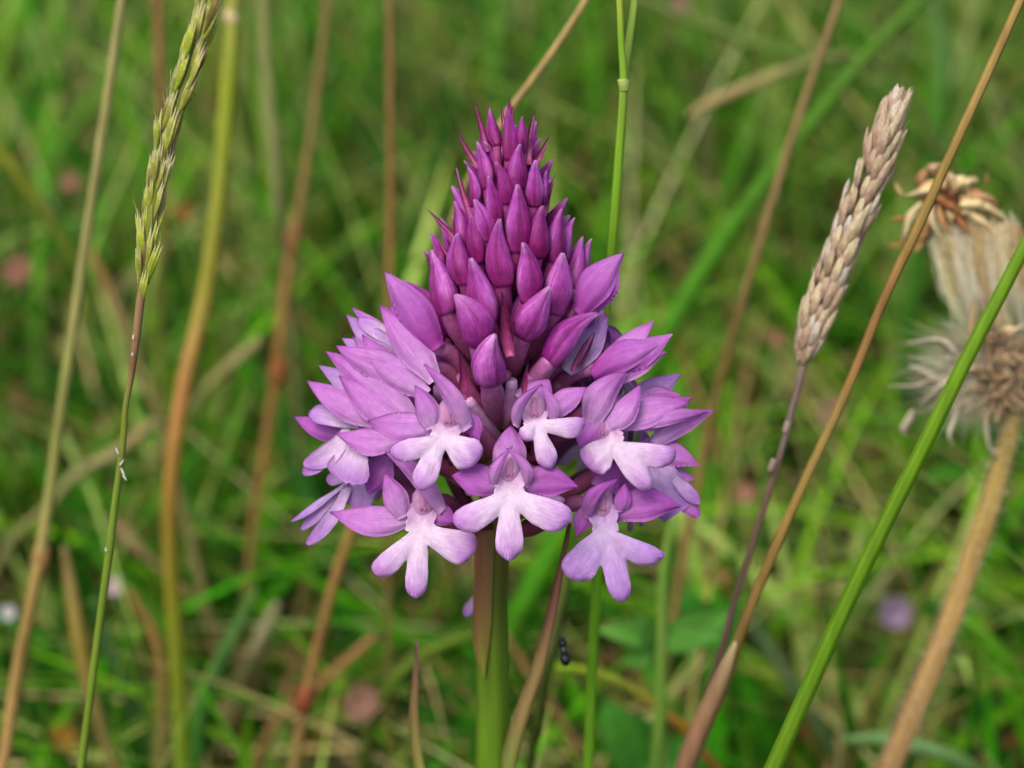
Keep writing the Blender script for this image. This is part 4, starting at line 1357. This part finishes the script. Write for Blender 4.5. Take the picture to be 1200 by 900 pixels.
# ------------------------------------------------------------------ dry grass spike at the right
dy = .018
dsp = [(1050, 118), (1045, 134), (1036, 162), (1024, 200), (1008, 240), (992, 280), (977, 320), (962, 360), (950, 395), (945, 412)]
dlow = [(936, 450), (928, 480), (918, 520), (906, 560), (892, 605), (878, 650), (862, 700), (846, 760), (828, 820), (806, 900)]
up_ = [P(x, y, dy) for x, y in dsp]
lowp = [P(x, y, dy + .00001 * max(0, y - 500)) for x, y in dlow]
full = up_ + lowp
g = to_ground(full[-2], full[-1])
ds = thing('dry_grass_spike', 'dense pale buff dried grass spike leaning right of the orchid on a thin purplish stem', 'grass', g[-1])
b = Buf()
k = pxsize(dy)
STC = srgb(122, 92, 84)
tube(b, full + g, [.0002] + [.0005] * 8 + [.0006] + [4.2 * k, 4 * k, 3.9 * k, 3.9 * k, 4 * k, 4 * k, 4.2 * k, 4.5 * k, 5 * k, 5 * k] + [.0006, .0007, .0008], [srgb(168, 144, 110)] * 9 + [srgb(150, 132, 118)] + [srgb(128, 108, 104)] * 3 + [STC] * 7 + [STC] * 3, n=9, sub=4)
b.obj('stem', M_DRY, ds)
for (px, py) in ((922, 500), (905, 545)):
    b = Buf()
    q = P(px, py, dy)
    tube(b, [q + Vector((.0002, 0, .0008)), q, q - Vector((.0002, 0, .0008))], [.00042, .0005, .00042], [srgb(150, 134, 124)] * 3, n=9, sub=3)
    b.obj('node', M_DRY, ds)
DC1 = [(0, srgb(160, 140, 106)), (.4, srgb(206, 188, 148)), (.8, srgb(214, 198, 162)), (1, srgb(228, 216, 186))]
DC2 = [(0, srgb(140, 116, 92)), (.4, srgb(180, 158, 124)), (.8, srgb(196, 174, 140)), (1, srgb(206, 186, 160))]
DC3 = [(0, srgb(146, 122, 100)), (.4, srgb(186, 160, 132)), (.8, srgb(198, 174, 148)), (1, srgb(218, 200, 172))]
DC4 = [(0, srgb(160, 146, 126)), (.4, srgb(196, 184, 162)), (.8, srgb(214, 204, 186)), (1, srgb(228, 222, 210))]
DME = [lens_mesh('spikelet', .0050, .00145, .001, c, M_SPIKE, awn=a, nu=9, nt_=10, flat=.6) for c, a in ((DC1, 0), (DC2, .0004), (DC3, 0), (DC4, 0), (DC1, .0005))]
N = 165
for i in range(N):
    t = i / (N - 1)
    p, d = along(up_, t)
    th = interp([(0, .12), (.08, .42), (.2, .8), (.35, 1.05), (.5, 1.0), (.65, .95), (.8, .82), (.92, .55), (1, .25)], t)
    a = i * 2.39996
    side = (RIGHT * math.cos(a) - FWD * math.sin(a))
    off = side * (.00195 * th * rr.uniform(.7, 1.08))
    place(DME[rr.choice([0, 0, 1, 1, 2, 2, 3, 4])], 'spikelet', p + off - d * .0022, d + side * (.06 + .16 * rr.random()) * (1 if rr.random() < .96 else 1.7), side + RIGHT * rr.uniform(-.3, .3), rr.uniform(.62, 1.12) * (1.0 if t > .06 else .85), ds)

# ------------------------------------------------------------------ tan stem with a sheath, right
def sheath_part(rt):
    b = Buf()
    pts = [P(x, y, .010) for x, y in ((862, 752), (852, 778), (838, 812), (820, 852), (802, 900))] + [P(784, 960, .012)]
    ribbon(b, pts, [.0005, .0016, .0022, .0024, .0024, .0016], [srgb(196, 176, 130), srgb(186, 160, 116), srgb(164, 128, 96), srgb(150, 112, 84), srgb(150, 112, 84), srgb(150, 112, 84)], Vector((-.4, -1, .2)), fold=.5, thick=.5)
    b.obj('leaf_sheath', M_DRY, rt)


TS, TS2 = srgb(150, 116, 54), srgb(142, 92, 46)
stem_thing('dry_grass_stalk', 'tan brown stem leaning from the top right corner, passing in front of the withered flower', 'grass stem',
           [(1222, -60, .012, 11, TS), (1196, 0, .012, 11, TS), (1155, 92, .012, 12, srgb(158, 126, 70)), (1110, 190, .012, 12, TS), (1078, 262, .012, 13, srgb(140, 104, 48)), (1050, 320, .012, 12, TS2), (1028, 370, .012, 12, srgb(130, 76, 42)), (1004, 430, .012, 12, srgb(138, 88, 48)), (980, 485, .012, 12, srgb(150, 118, 62)), (945, 560, .012, 12, srgb(148, 118, 56)), (905, 650, .012, 13, srgb(148, 108, 48)), (872, 730, .012, 13, srgb(150, 110, 50)), (852, 790, .013, 17, srgb(150, 110, 56)), (826, 850, .014, 19, srgb(150, 110, 70)), (806, 900, .015, 18, srgb(146, 104, 66))], M_DRY, parts=sheath_part, n=18)
stem_thing('grass_stalk', 'thick bright green stem in focus slanting across the lower right', 'grass stem',
           [(1262, 180, -.012, 14, srgb(96, 132, 22)), (1220, 252, -.012, 15, srgb(96, 132, 22)), (1180, 330, -.012, 16, srgb(94, 130, 18)), (1134, 418, -.012, 17, srgb(92, 128, 16)), (1088, 512, -.012, 18, srgb(90, 128, 14)), (1044, 600, -.012, 18, srgb(88, 124, 14)), (1000, 690, -.012, 19, srgb(82, 118, 14)), (955, 790, -.012, 19, srgb(84, 122, 16)), (904, 905, -.012, 20, srgb(86, 122, 16))], M_STEM, n=21)

# ------------------------------------------------------------------ withered flower at the right edge
wy = .052
wk = pxsize(wy)
rows = [(1186, 480), (1180, 520), (1163, 580), (1140, 650), (1112, 730), (1080, 810), (1042, 900)]
pts = [P(x, y, wy) for x, y in rows]
g = to_ground(pts[-2], pts[-1])
wf = thing('withered_flower', 'withered seed head with cream down and curled brown bracts on a thick hairy tan stem', 'dead flower', g[-1])
b = Buf()
WC = [srgb(160, 138, 72), srgb(170, 144, 78), srgb(176, 150, 82), srgb(180, 148, 88), srgb(176, 144, 88), srgb(172, 138, 88), srgb(166, 130, 84)]
tube(b, pts + g, [x * wk * .5 for x in (20, 22, 25, 27, 28, 29, 30)] + [.0021, .0021, .0022], WC + [WC[-1]] * 3, n=16, sub=5)
b.obj('stem', M_DRY, wf)
hb = Buf()
for i in range(900):
    t = rr.random()
    p, d = along(pts, t)
    a = rr.uniform(0, 6.28)
    n1 = d.orthogonal().normalized()
    dirn = (Matrix.Rotation(a, 3, d) @ n1)
    r0 = (12 + 4 * t) * wk
    q = p + dirn * r0 * .95
    e = q + (dirn + Vector((rr.uniform(-.4, .4), rr.uniform(-.4, .4), rr.uniform(-.5, .3)))).normalized() * rr.uniform(5, 13) * wk
    sd = d.cross(dirn) * .00008
    hb.add([q - sd, q + sd, e], [(0, 1, 2)], [srgb(230, 218, 186)] * 3)
o = hb.obj('stem_hairs', M_FLUFF, wf)
o['kind'] = 'stuff'


def W(px, py, z=0):
    return P(px, py, wy - z * 1.2e-4)


def wither(px0, py0, pts_, w0, cols, name='bract', curl=.5):
    b = Buf()
    ribbon(b, [W(*q) for q in pts_], [w0 * wk * f for f in (.6, 1.05, .7, .16)][:len(pts_)] if len(pts_) <= 4 else [w0 * wk] * len(pts_), [cols] * len(pts_), Vector((rr.uniform(-.5, .5), -1, rr.uniform(-.3, .6))), fold=.22, thick=.05, twist=rr.uniform(-1.2, 1.2))
    b.obj(name, M_DRY, wf)


CB, CT, CO = srgb(222, 200, 152), srgb(204, 172, 120), srgb(172, 120, 70)
for q, w0, c in [
    ([(1100, 222, 6), (1085, 224, 8), (1070, 228, 8), (1058, 230, 6)], 11, CB), ([(1080, 238, 6), (1068, 252, 6), (1062, 268, 4), (1058, 282, 2)], 10, CB),
    ([(1064, 270, 2), (1058, 282, 0), (1048, 288, -2), (1040, 286, -4)], 5, CO), ([(1058, 230, 0), (1052, 222, 0), (1050, 216, 0), (1047, 214, 0)], 6, CT),
    ([(1100, 205, 0), (1092, 198, 2), (1096, 194, 2), (1104, 192, 0)], 13, srgb(190, 156, 118)), ([(1085, 225, -4), (1080, 210, -4), (1090, 200, -4), (1104, 196, -4)], 14, srgb(160, 120, 84)),
    ([(1120, 222, 4), (1114, 208, 6), (1112, 204, 6), (1108, 200, 6)], 10, srgb(216, 190, 146)), ([(1112, 226, 2), (1124, 212, 2), (1132, 214, 2), (1136, 224, 0)], 12, CB),
    ([(1125, 240, 8), (1145, 240, 10), (1165, 248, 10), (1187, 264, 8)], 13, CB), ([(1128, 236, 4), (1148, 232, 6), (1162, 234, 6), (1168, 242, 4)], 14, srgb(186, 148, 112)),
    ([(1092, 240, 8), (1092, 256, 10), (1096, 268, 10), (1102, 280, 8)], 9, CB), ([(1100, 240, 6), (1104, 256, 10), (1110, 268, 10), (1118, 276, 8)], 9, srgb(196, 146, 94)),
    ([(1082, 262, 2), (1084, 274, 2), (1078, 288, 2), (1072, 296, 0)], 14, srgb(170, 132, 84)), ([(1090, 256, 4), (1086, 270, 4), (1082, 276, 4), (1076, 284, 2)], 14, srgb(158, 118, 72)),
    ([(1066, 256, -4), (1056, 256, -4), (1048, 257, -4), (1042, 257, -4)], 5, CO), ([(1140, 244, 0), (1160, 248, 2), (1176, 256, 2), (1184, 266, 0)], 12, CT),
    ([(1110, 236, 2), (1118, 226, 4), (1130, 222, 4), (1140, 232, 2)], 13, CT), ([(1104, 232, 10), (1112, 240, 12), (1122, 246, 12), (1130, 256, 10)], 9, srgb(160, 108, 66)),
    ([(1096, 230, 8), (1106, 236, 12), (1114, 244, 12), (1120, 256, 10)], 9, srgb(140, 88, 54)), ([(1130, 226, 0), (1146, 228, 0), (1158, 236, 0), (1172, 252, 0)], 12, srgb(170, 120, 80)),
    ([(1100, 212, 4), (1108, 222, 6), (1116, 232, 6), (1126, 240, 6)], 10, srgb(110, 62, 40)), ([(1120, 250, 8), (1128, 262, 10), (1134, 270, 10), (1142, 280, 8)], 9, srgb(176, 118, 74)),
    ([(1136, 250, 8), (1148, 258, 10), (1158, 264, 10), (1164, 276, 8)], 9, CB), ([(1092, 215, 0), (1086, 222, 0), (1082, 232, 0), (1080, 244, 0)], 16, srgb(158, 118, 78)),
    ([(1098, 222, -6), (1108, 232, -6), (1120, 244, -6), (1132, 256, -6)], 34, srgb(110, 66, 38)), ([(1130, 236, -6), (1142, 240, -6), (1154, 246, -6), (1166, 256, -6)], 22, srgb(134, 88, 52)),
]:
    wither(0, 0, q, w0, c)


for i in range(34):
    bx, by = rr.uniform(1088, 1160), rr.uniform(212, 258)
    a = rr.uniform(0, 6.28)
    ln = rr.uniform(6, 15)
    q = [(bx, by, rr.uniform(-4, 9))]
    for j in range(3):
        a += rr.uniform(-.9, .9)
        q.append((q[-1][0] + math.cos(a) * ln * .5, q[-1][1] - math.sin(a) * ln * .35, q[-1][2] + rr.uniform(-3, 4)))
    wither(0, 0, q, rr.uniform(4, 9), rr.choice([CB, CT, srgb(188, 148, 102), srgb(150, 108, 68), srgb(214, 188, 142)]))


def hairs(name, n, fa, fb_, fc, wpx, cfun):
    hb = Buf()
    for i in range(n):
        a, m, e = fa(), None, None
        m = fb_(a)
        e = fc(a, m)
        A, B_, E = W(*a), W(*m), W(*e)
        sd = (E - A).cross(FWD).normalized() * (wpx * wk * .5)
        c = cfun()
        hb.add([A - sd, A + sd, B_ + sd, B_ - sd, E], [(0, 1, 2, 3), (3, 2, 4)], [c] * 5)
    o = hb.obj(name, M_FLUFF, wf)
    o['kind'] = 'stuff'


CRM = lambda: tuple(np.array(srgb(*rr.choice([(214, 200, 160), (196, 186, 150), (206, 188, 140), (226, 214, 184)]))) * rr.uniform(.8, 1.1))
GRY = lambda: tuple(np.array(srgb(*rr.choice([(190, 184, 164), (170, 166, 150), (206, 196, 170), (176, 160, 124)]))) * rr.uniform(.8, 1.1))


def fa1():
    u = rr.random()
    return (1095 + 92 * u, 262 + 16 * rr.random() + 12 * abs(u - .5), rr.uniform(-10, 8))


# cream brush of down falling from the upper bracts: tufts of hairs that spread and bend
for tuft in range(46):
    u = (tuft + rr.random()) / 46
    sx, sy, sz = 1092 + 104 * u, 258 + 26 * rr.random(), rr.uniform(-16, 12)
    ex = 1136 + 78 * u + rr.uniform(-16, 12)
    ey = 372 + rr.uniform(-70, 46)
    mx_ = (sx * .5 + ex * .5) + rr.uniform(-6, 6) - 8 * (1 - u)
    base_c = np.array(srgb(*rr.choice([(222, 206, 164), (206, 190, 146), (230, 218, 188), (216, 212, 196), (206, 184, 140), (176, 140, 98)])))
    hb = Buf()
    for i in range(26):
        j = lambda q: rr.gauss(0, q)
        A = W(sx + j(6), sy + j(6), sz + j(5))
        B_ = W(mx_ + j(4), (sy + ey) * .5 + j(4), sz + j(5))
        E = W(ex + j(12), ey + j(20), sz + j(12))
        sd = (E - A).cross(FWD).normalized() * (.38 * wk)
        c = tuple(np.minimum(base_c * rr.uniform(1.0, 1.45), .92))
        hb.add([A - sd, A + sd, B_ + sd, B_ - sd, E], [(0, 1, 2, 3), (3, 2, 4)], [c] * 5)
    o = hb.obj('seed_down', M_FLUFF, wf)
    o['kind'] = 'stuff'
# grey down radiating from the lower head
def ang_pt(cx, cy, r0, r1, a0, a1):
    a = R(rr.uniform(a0, a1))
    return (cx + math.cos(a) * rr.uniform(r0, r1), cy - math.sin(a) * rr.uniform(r0, r1), rr.uniform(-14, 14), a)


for (a0, a1, r1, n_) in ((150, 215, 118, 260), (215, 270, 88, 150), (90, 150, 100, 120), (-90, 90, 80, 220), (0, 360, 58, 420)):
    hb = Buf()
    for i in range(n_):
        a = R(rr.uniform(a0, a1))
        r = r1 * rr.uniform(.5, 1)
        z = rr.uniform(-22, 16)
        s0 = (1168 + rr.uniform(-22, 22), 440 + rr.uniform(-30, 24), z * .3)
        A = W(*s0)
        mm = W(s0[0] + math.cos(a) * r * .55, s0[1] - math.sin(a) * r * .55 - rr.uniform(-4, 8), z * .7)
        E = W(s0[0] + math.cos(a) * r, s0[1] - math.sin(a) * r * .9 + rr.uniform(-8, 12), z)
        sd = (E - A).cross(FWD).normalized() * (rr.uniform(.7, 1.5) * wk * .5)
        c = tuple(min(v_ * 1.25, .9) for v_ in GRY())
        hb.add([A - sd, A + sd, mm + sd, mm - sd, E], [(0, 1, 2, 3), (3, 2, 4)], [c] * 5)
    o = hb.obj('seed_down', M_FLUFF, wf)
    o['kind'] = 'stuff'
LG1, LG2 = srgb(206, 196, 172), srgb(180, 170, 146)
for q, w0, c in [
    ([(1122, 416, 8), (1108, 402, 10), (1094, 398, 10), (1062, 402, 6)], 9, LG1), ([(1126, 440, 10), (1104, 452, 12), (1086, 468, 12), (1070, 484, 10)], 10, LG1),
    ([(1070, 480, 10), (1066, 492, 10), (1058, 502, 12), (1062, 512, 10)], 13, LG2), ([(1118, 448, 6), (1100, 446, 8), (1084, 436, 8), (1066, 428, 6)], 12, LG2),
    ([(1156, 460, 10), (1158, 480, 12), (1156, 500, 12), (1160, 530, 10)], 10, LG1), ([(1160, 524, 10), (1166, 532, 10), (1168, 530, 10), (1166, 524, 8)], 6, LG2),
    ([(1124, 470, 4), (1118, 492, 6), (1112, 510, 8), (1118, 522, 8)], 6, LG1), ([(1172, 430, 10), (1176, 450, 12), (1178, 470, 10), (1176, 490, 8)], 8, LG2),
    ([(1180, 470, 10), (1186, 478, 12), (1194, 476, 12), (1206, 470, 8)], 14, CB), ([(1172, 478, 10), (1184, 474, 12), (1190, 482, 12), (1196, 496, 8)], 12, srgb(196, 160, 104)),
    ([(1150, 436, 10), (1138, 432, 12), (1126, 438, 12), (1112, 448, 8)], 8, LG1), ([(1190, 440, 10), (1200, 460, 12), (1204, 480, 12), (1210, 510, 8)], 9, LG1),
    ([(1170, 392, 10), (1180, 386, 12), (1190, 386, 12), (1204, 378, 8)], 7, CB), ([(1162, 416, 10), (1160, 400, 12), (1172, 392, 12), (1180, 380, 8)], 7, CT),
    ([(1190, 400, 10), (1196, 412, 12), (1204, 420, 12), (1214, 424, 8)], 7, CB), ([(1106, 440, 2), (1090, 446, 2), (1072, 452, 2), (1040, 452, 2)], 5, LG2),
    ([(1140, 350, 6), (1140, 372, 8), (1138, 390, 8), (1136, 404, 6)], 9, CT), ([(1150, 346, 6), (1154, 372, 8), (1152, 392, 8), (1150, 412, 6)], 7, srgb(140, 96, 60)),
]:
    wither(0, 0, q, w0, c, name='dried_ray')
# dark seeds in the centre
seedme = lens_mesh('seed', .0030, .0008, .0006, [(0, srgb(96, 76, 62)), (.6, srgb(132, 106, 80)), (1, srgb(196, 172, 130))], M_DRY, nu=6, nt_=7)
for i in range(90):
    a = rr.uniform(0, 6.28)
    place(seedme, 'seed', W(1176 + rr.uniform(-22, 28), 432 + rr.uniform(-42, 40), rr.uniform(8, 24)), Vector((math.cos(a), -.3, math.sin(a))), -FWD, rr.uniform(.7, 1.2), wf)
b = Buf()
cc_ = W(1182, 452, -4)
tube(b, [W(1184, 404, -6), W(1182, 424, -6), W(1182, 452, -6), W(1184, 488, -2)], [.0014, .0021, .0021, .0015], [srgb(140, 114, 84), srgb(134, 110, 84), srgb(146, 122, 90), srgb(160, 136, 84)], n=14, sub=4)
b.obj('receptacle', M_DRY, wf)
b = Buf()
tube(b, [W(1182, 420, -8), W(1160, 370, -10), W(1140, 320, -10), W(1122, 262, -8), W(1110, 236, -4)], [.0007, .0006, .0006, .0008, .001], [srgb(150, 110, 70)] * 5, n=8)
b.obj('stalk', M_DRY, wf)

# ------------------------------------------------------------------ small blurred flowers and bits in the background
def flower_head(name, label, cat, px, py, y, dpx, petal_col, eye_col, npet=12, stem_col=srgb(84, 120, 40), cupf=.25, tilt=0.0, layers=1, tall=1.0):
    k = pxsize(y, py)
    c = P(px, py, y)
    foot = Vector((c.x + random.uniform(-.01, .01), y + .01, -.003))
    rt = thing(name, label, cat, foot)
    b = Buf()
    tube(b, [c, (c * .6 + foot * .4) + Vector((.002, 0, 0)), foot], [.0005, .0006, .0007], [stem_col] * 3, n=7)
    b.obj('stem', M_STEM, rt)
    nrm = (Vector((tilt, -1, .55))).normalized()
    u_ = nrm.orthogonal().normalized()
    v_ = nrm.cross(u_)
    for ly in range(layers):
        for i in range(npet):
            a = 2 * math.pi * (i + .5 * ly) / npet
            d = u_ * math.cos(a) + v_ * math.sin(a)
            b = Buf()
            rr_ = dpx * .5 * k * (1 - .2 * ly)
            bs = c + d * rr_ * .15 + nrm * (ly * rr_ * .3)
            petal(b, bs, c + d * rr_ * (1 if cupf < .8 else .6) + nrm * rr_ * (cupf * tall + ly * .35), rr_ * 2.6 / npet * 1.6, nrm, 'slim', [(0, petal_col), (1, petal_col)], nu=4, nv=3, seed=i)
            b.obj('petal', M_PETAL, rt)
    b = Buf()
    tube(b, [c - nrm * dpx * .06 * k, c + nrm * dpx * .08 * k, c + nrm * dpx * .14 * k], [dpx * .10 * k, dpx * .17 * k, dpx * .05 * k], [eye_col] * 3, n=9, sub=3)
    b.obj('flower_centre', M_PETAL, rt)
    return rt


flower_head('daisy', 'tiny blurred white daisy at the far left edge, low down', 'flower', 10, 718, .14, 20, srgb(226, 228, 232), srgb(190, 180, 120))
flower_head('daisy', 'small blurred pinkish white flower just right of the spike stem at lower left', 'flower', 134, 687, .14, 24, srgb(222, 206, 210), srgb(200, 170, 150))
flower_head('clover_flower', 'round blurred mauve flower head at lower right beside the bright green stem', 'flower', 1047, 718, .16, 44, srgb(184, 164, 190), srgb(160, 140, 160), npet=14, layers=3, cupf=.5, tall=1.3)
flower_head('clover_flower', 'small pale pink flower at lower right edge of the withered flower stem', 'flower', 1138, 712, .2, 20, srgb(190, 160, 160), srgb(160, 120, 120), npet=9, layers=2, cupf=.5)
flower_head('dried_flower', 'dull pink dried flower head at the left edge, about a third of the way down', 'dead flower', 22, 318, .26, 40, srgb(172, 128, 104), srgb(140, 96, 72), npet=6, layers=2, cupf=.4)
flower_head('dried_flower', 'dull pink dried flower head just left of the pale straw stem', 'dead flower', 84, 214, .3, 26, srgb(176, 132, 108), srgb(146, 104, 82), npet=6, layers=2, cupf=.4)
flower_head('dried_flower', 'brown and pink shrivelled flower head at the bottom, left of the orchid stem', 'dead flower', 425, 824, .12, 46, srgb(186, 146, 122), srgb(120, 76, 50), npet=6, layers=3, cupf=.5)
flower_head('dried_flower', 'small peach coloured dried flower right of the orchid, near the dry spike stem', 'dead flower', 872, 578, .2, 28, srgb(196, 152, 124), srgb(170, 120, 90), npet=8, layers=2, cupf=.6)
flower_head('dried_flower', 'small orange pink dried flower right of the orchid at mid height', 'dead flower', 907, 396, .2, 24, srgb(176, 136, 100), srgb(150, 112, 80), npet=8, layers=2, cupf=.6)
flower_head('dried_flower', 'peach coloured withered bloom in the lower right, near the tan stem', 'dead flower', 838, 675, .18, 28, srgb(186, 130, 96), srgb(160, 104, 74), npet=8, layers=2, cupf=.6, tall=1.6)
flower_head('dried_flower', 'pale pink withered bloom between the dry spike stem and the tan stem', 'dead flower', 972, 482, .18, 36, srgb(176, 146, 118), srgb(150, 116, 92), npet=8, layers=2, cupf=.5)
flower_head('yellow_flower', 'blurred yellow orange bloom near the bottom left corner', 'flower', 74, 866, .14, 40, srgb(170, 136, 50), srgb(150, 110, 40), npet=9, layers=2)
flower_head('yellow_flower', 'small blurred orange bud beside the left green grass spike', 'flower', 216, 250, .26, 24, srgb(170, 126, 60), srgb(150, 108, 50), npet=7, layers=2, cupf=.6)
flower_head('yellow_flower', 'small blurred orange bud low left of the thick yellow green stem', 'flower', 181, 462, .24, 18, srgb(170, 124, 60), srgb(166, 94, 34), npet=7, layers=2, cupf=.6)
flower_head('dried_flower', 'faint pink withered bloom at the top edge, right of centre', 'dead flower', 795, 8, .4, 30, srgb(176, 140, 128), srgb(150, 110, 100), npet=9, layers=2, cupf=.5)


# leafy herb at the lower right of the orchid
def herb(label, leaves, px, py, y, col):
    c = P(px, py, y)
    foot = Vector((c.x, y + .01, -.003))
    rt = thing('leafy_herb', label, 'plant', foot)
    b = Buf()
    tube(b, [c, (c + foot) * .5 + Vector((.002, 0, 0)), foot], [.0007, .0008, .001], [srgb(110, 146, 60)] * 3, n=8)
    b.obj('stem', M_STEM, rt)
    k = pxsize(y, py)
    for i, (bx, by, tx, ty, wpx, dy_) in enumerate(leaves):
        b = Buf()
        B_, T_ = P(bx, by, y), P(tx, ty, y + dy_)
        petal(b, B_, T_, wpx * k, Vector((0, -1, .8)), 'petal', [(0, lerp(col, (0, 0, 0), .1)), (1, col)], cup=.15, bend=.08, nu=8, nv=7, thick=.02, ripple=.04, seed=i + int(px))
        b.obj('leaf', M_LEAF, rt)


herb('soft green leafy herb beneath the lowest right flower of the orchid', [(775, 752, 700, 738, 30, 0), (775, 752, 742, 722, 40, -.004), (778, 752, 858, 716, 46, .004), (775, 756, 850, 745, 34, -.003), (770, 760, 730, 780, 30, .002)], 776, 752, .085, srgb(96, 160, 60))
herb('broad green leaves at the bottom, between the orchid stem and the thin grey green stem', [(760, 905, 706, 818, 66, 0), (765, 910, 752, 838, 54, .01), (770, 910, 830, 852, 50, .004)], 766, 908, .11, srgb(70, 138, 44))
herb('mid green leaves showing between the tan stem and the orchid at lower right', [(812, 748, 800, 690, 60, 0), (812, 750, 870, 700, 56, .005), (812, 752, 870, 742, 44, .003)], 812, 752, .15, srgb(62, 140, 46))

# ------------------------------------------------------------------ tiny insect
iy = .004
c = P(661, 763, iy)
k = pxsize(iy, 763)
bug = thing('tiny_insect', 'tiny black insect in the air just right of the orchid stem', 'insect', c)
BK, BK2 = srgb(16, 17, 20), srgb(44, 48, 54)


def ell(b, c, r, axis, col, n=10):
    d = axis.normalized()
    u_ = d.orthogonal().normalized()
    v_ = d.cross(u_)
    V, F, C = [], [], []
    for i in range(n + 1):
        th = math.pi * i / n
        for j in range(n):
            a = 2 * math.pi * j / n
            V.append(c + d * (math.cos(th) * r[0]) + (u_ * math.cos(a) + v_ * math.sin(a)) * (math.sin(th) * r[1]))
            C.append(col)
    for i in range(n):
        for j in range(n):
            F.append((i * n + j, i * n + (j + 1) % n, (i + 1) * n + (j + 1) % n, (i + 1) * n + j))
    b.add(V, F, C)


b = Buf()
AXB = (UPV + RIGHT * -.15).normalized()
ell(b, c + AXB * 9 * k, (5 * k, 5.2 * k), AXB, BK)
ell(b, c + AXB * 1 * k, (6.5 * k, 5.2 * k), AXB, BK2)
ell(b, c - AXB * 10 * k, (8 * k, 6.2 * k), AXB, BK)
ell(b, c + AXB * 13.5 * k, (3.2 * k, 4 * k), AXB, BK)
b.obj('body', M_BUG, bug)
for sgn in (-1, 1):
    for j in range(3):
        b = Buf()
        s0 = c + AXB * (4 - 4 * j) * k + RIGHT * sgn * 3 * k
        tube(b, [s0, s0 + RIGHT * sgn * 5 * k + AXB * (2 - 2 * j) * k, s0 + RIGHT * sgn * 8 * k + AXB * (-2 - 3 * j) * k], [.5 * k, .45 * k, .3 * k], [BK] * 3, n=6, sub=2)
        b.obj('leg', M_BUG, bug)
    b = Buf()
    petal(b, c + AXB * 3 * k + FWD * 5 * k, c - AXB * 12 * k + RIGHT * sgn * 6 * k + FWD * 6 * k, 5 * k, -FWD, 'slim', [(0, srgb(90, 92, 98)), (1, srgb(120, 124, 128))], nu=6, nv=5)
    b.obj('wing', M_BUG, bug)
    b = Buf()
    tube(b, [c + AXB * 15 * k + RIGHT * sgn * 1.5 * k, c + AXB * 20 * k + RIGHT * sgn * 4 * k], [.35 * k, .25 * k], [BK] * 2, n=5, sub=2)
    b.obj('antenna', M_BUG, bug)


# ------------------------------------------------------------------ repeats share a group
GROUPS = {'dried_flower': 'dried flower heads scattered in the grass', 'grass_plant': 'single green blades standing out in the meadow', 'dead_grass_plant': 'dead blades among the green grass',
          'grass_stalk': 'green grass stalks', 'brown_grass_stalk': 'brown dry stalks behind the orchid', 'dry_grass_stalk': 'pale straw stalks', 'daisy': 'small white flowers low in the grass',
          'clover_flower': 'mauve flower heads in the grass', 'yellow_flower': 'small orange yellow blooms in the grass', 'leafy_herb': 'leafy herbs at the lower right of the orchid'}
for o in bpy.data.objects:
    if o.parent is None and 'label' in o and o.name.split('.')[0] in GROUPS:
        o['group'] = GROUPS[o.name.split('.')[0]]
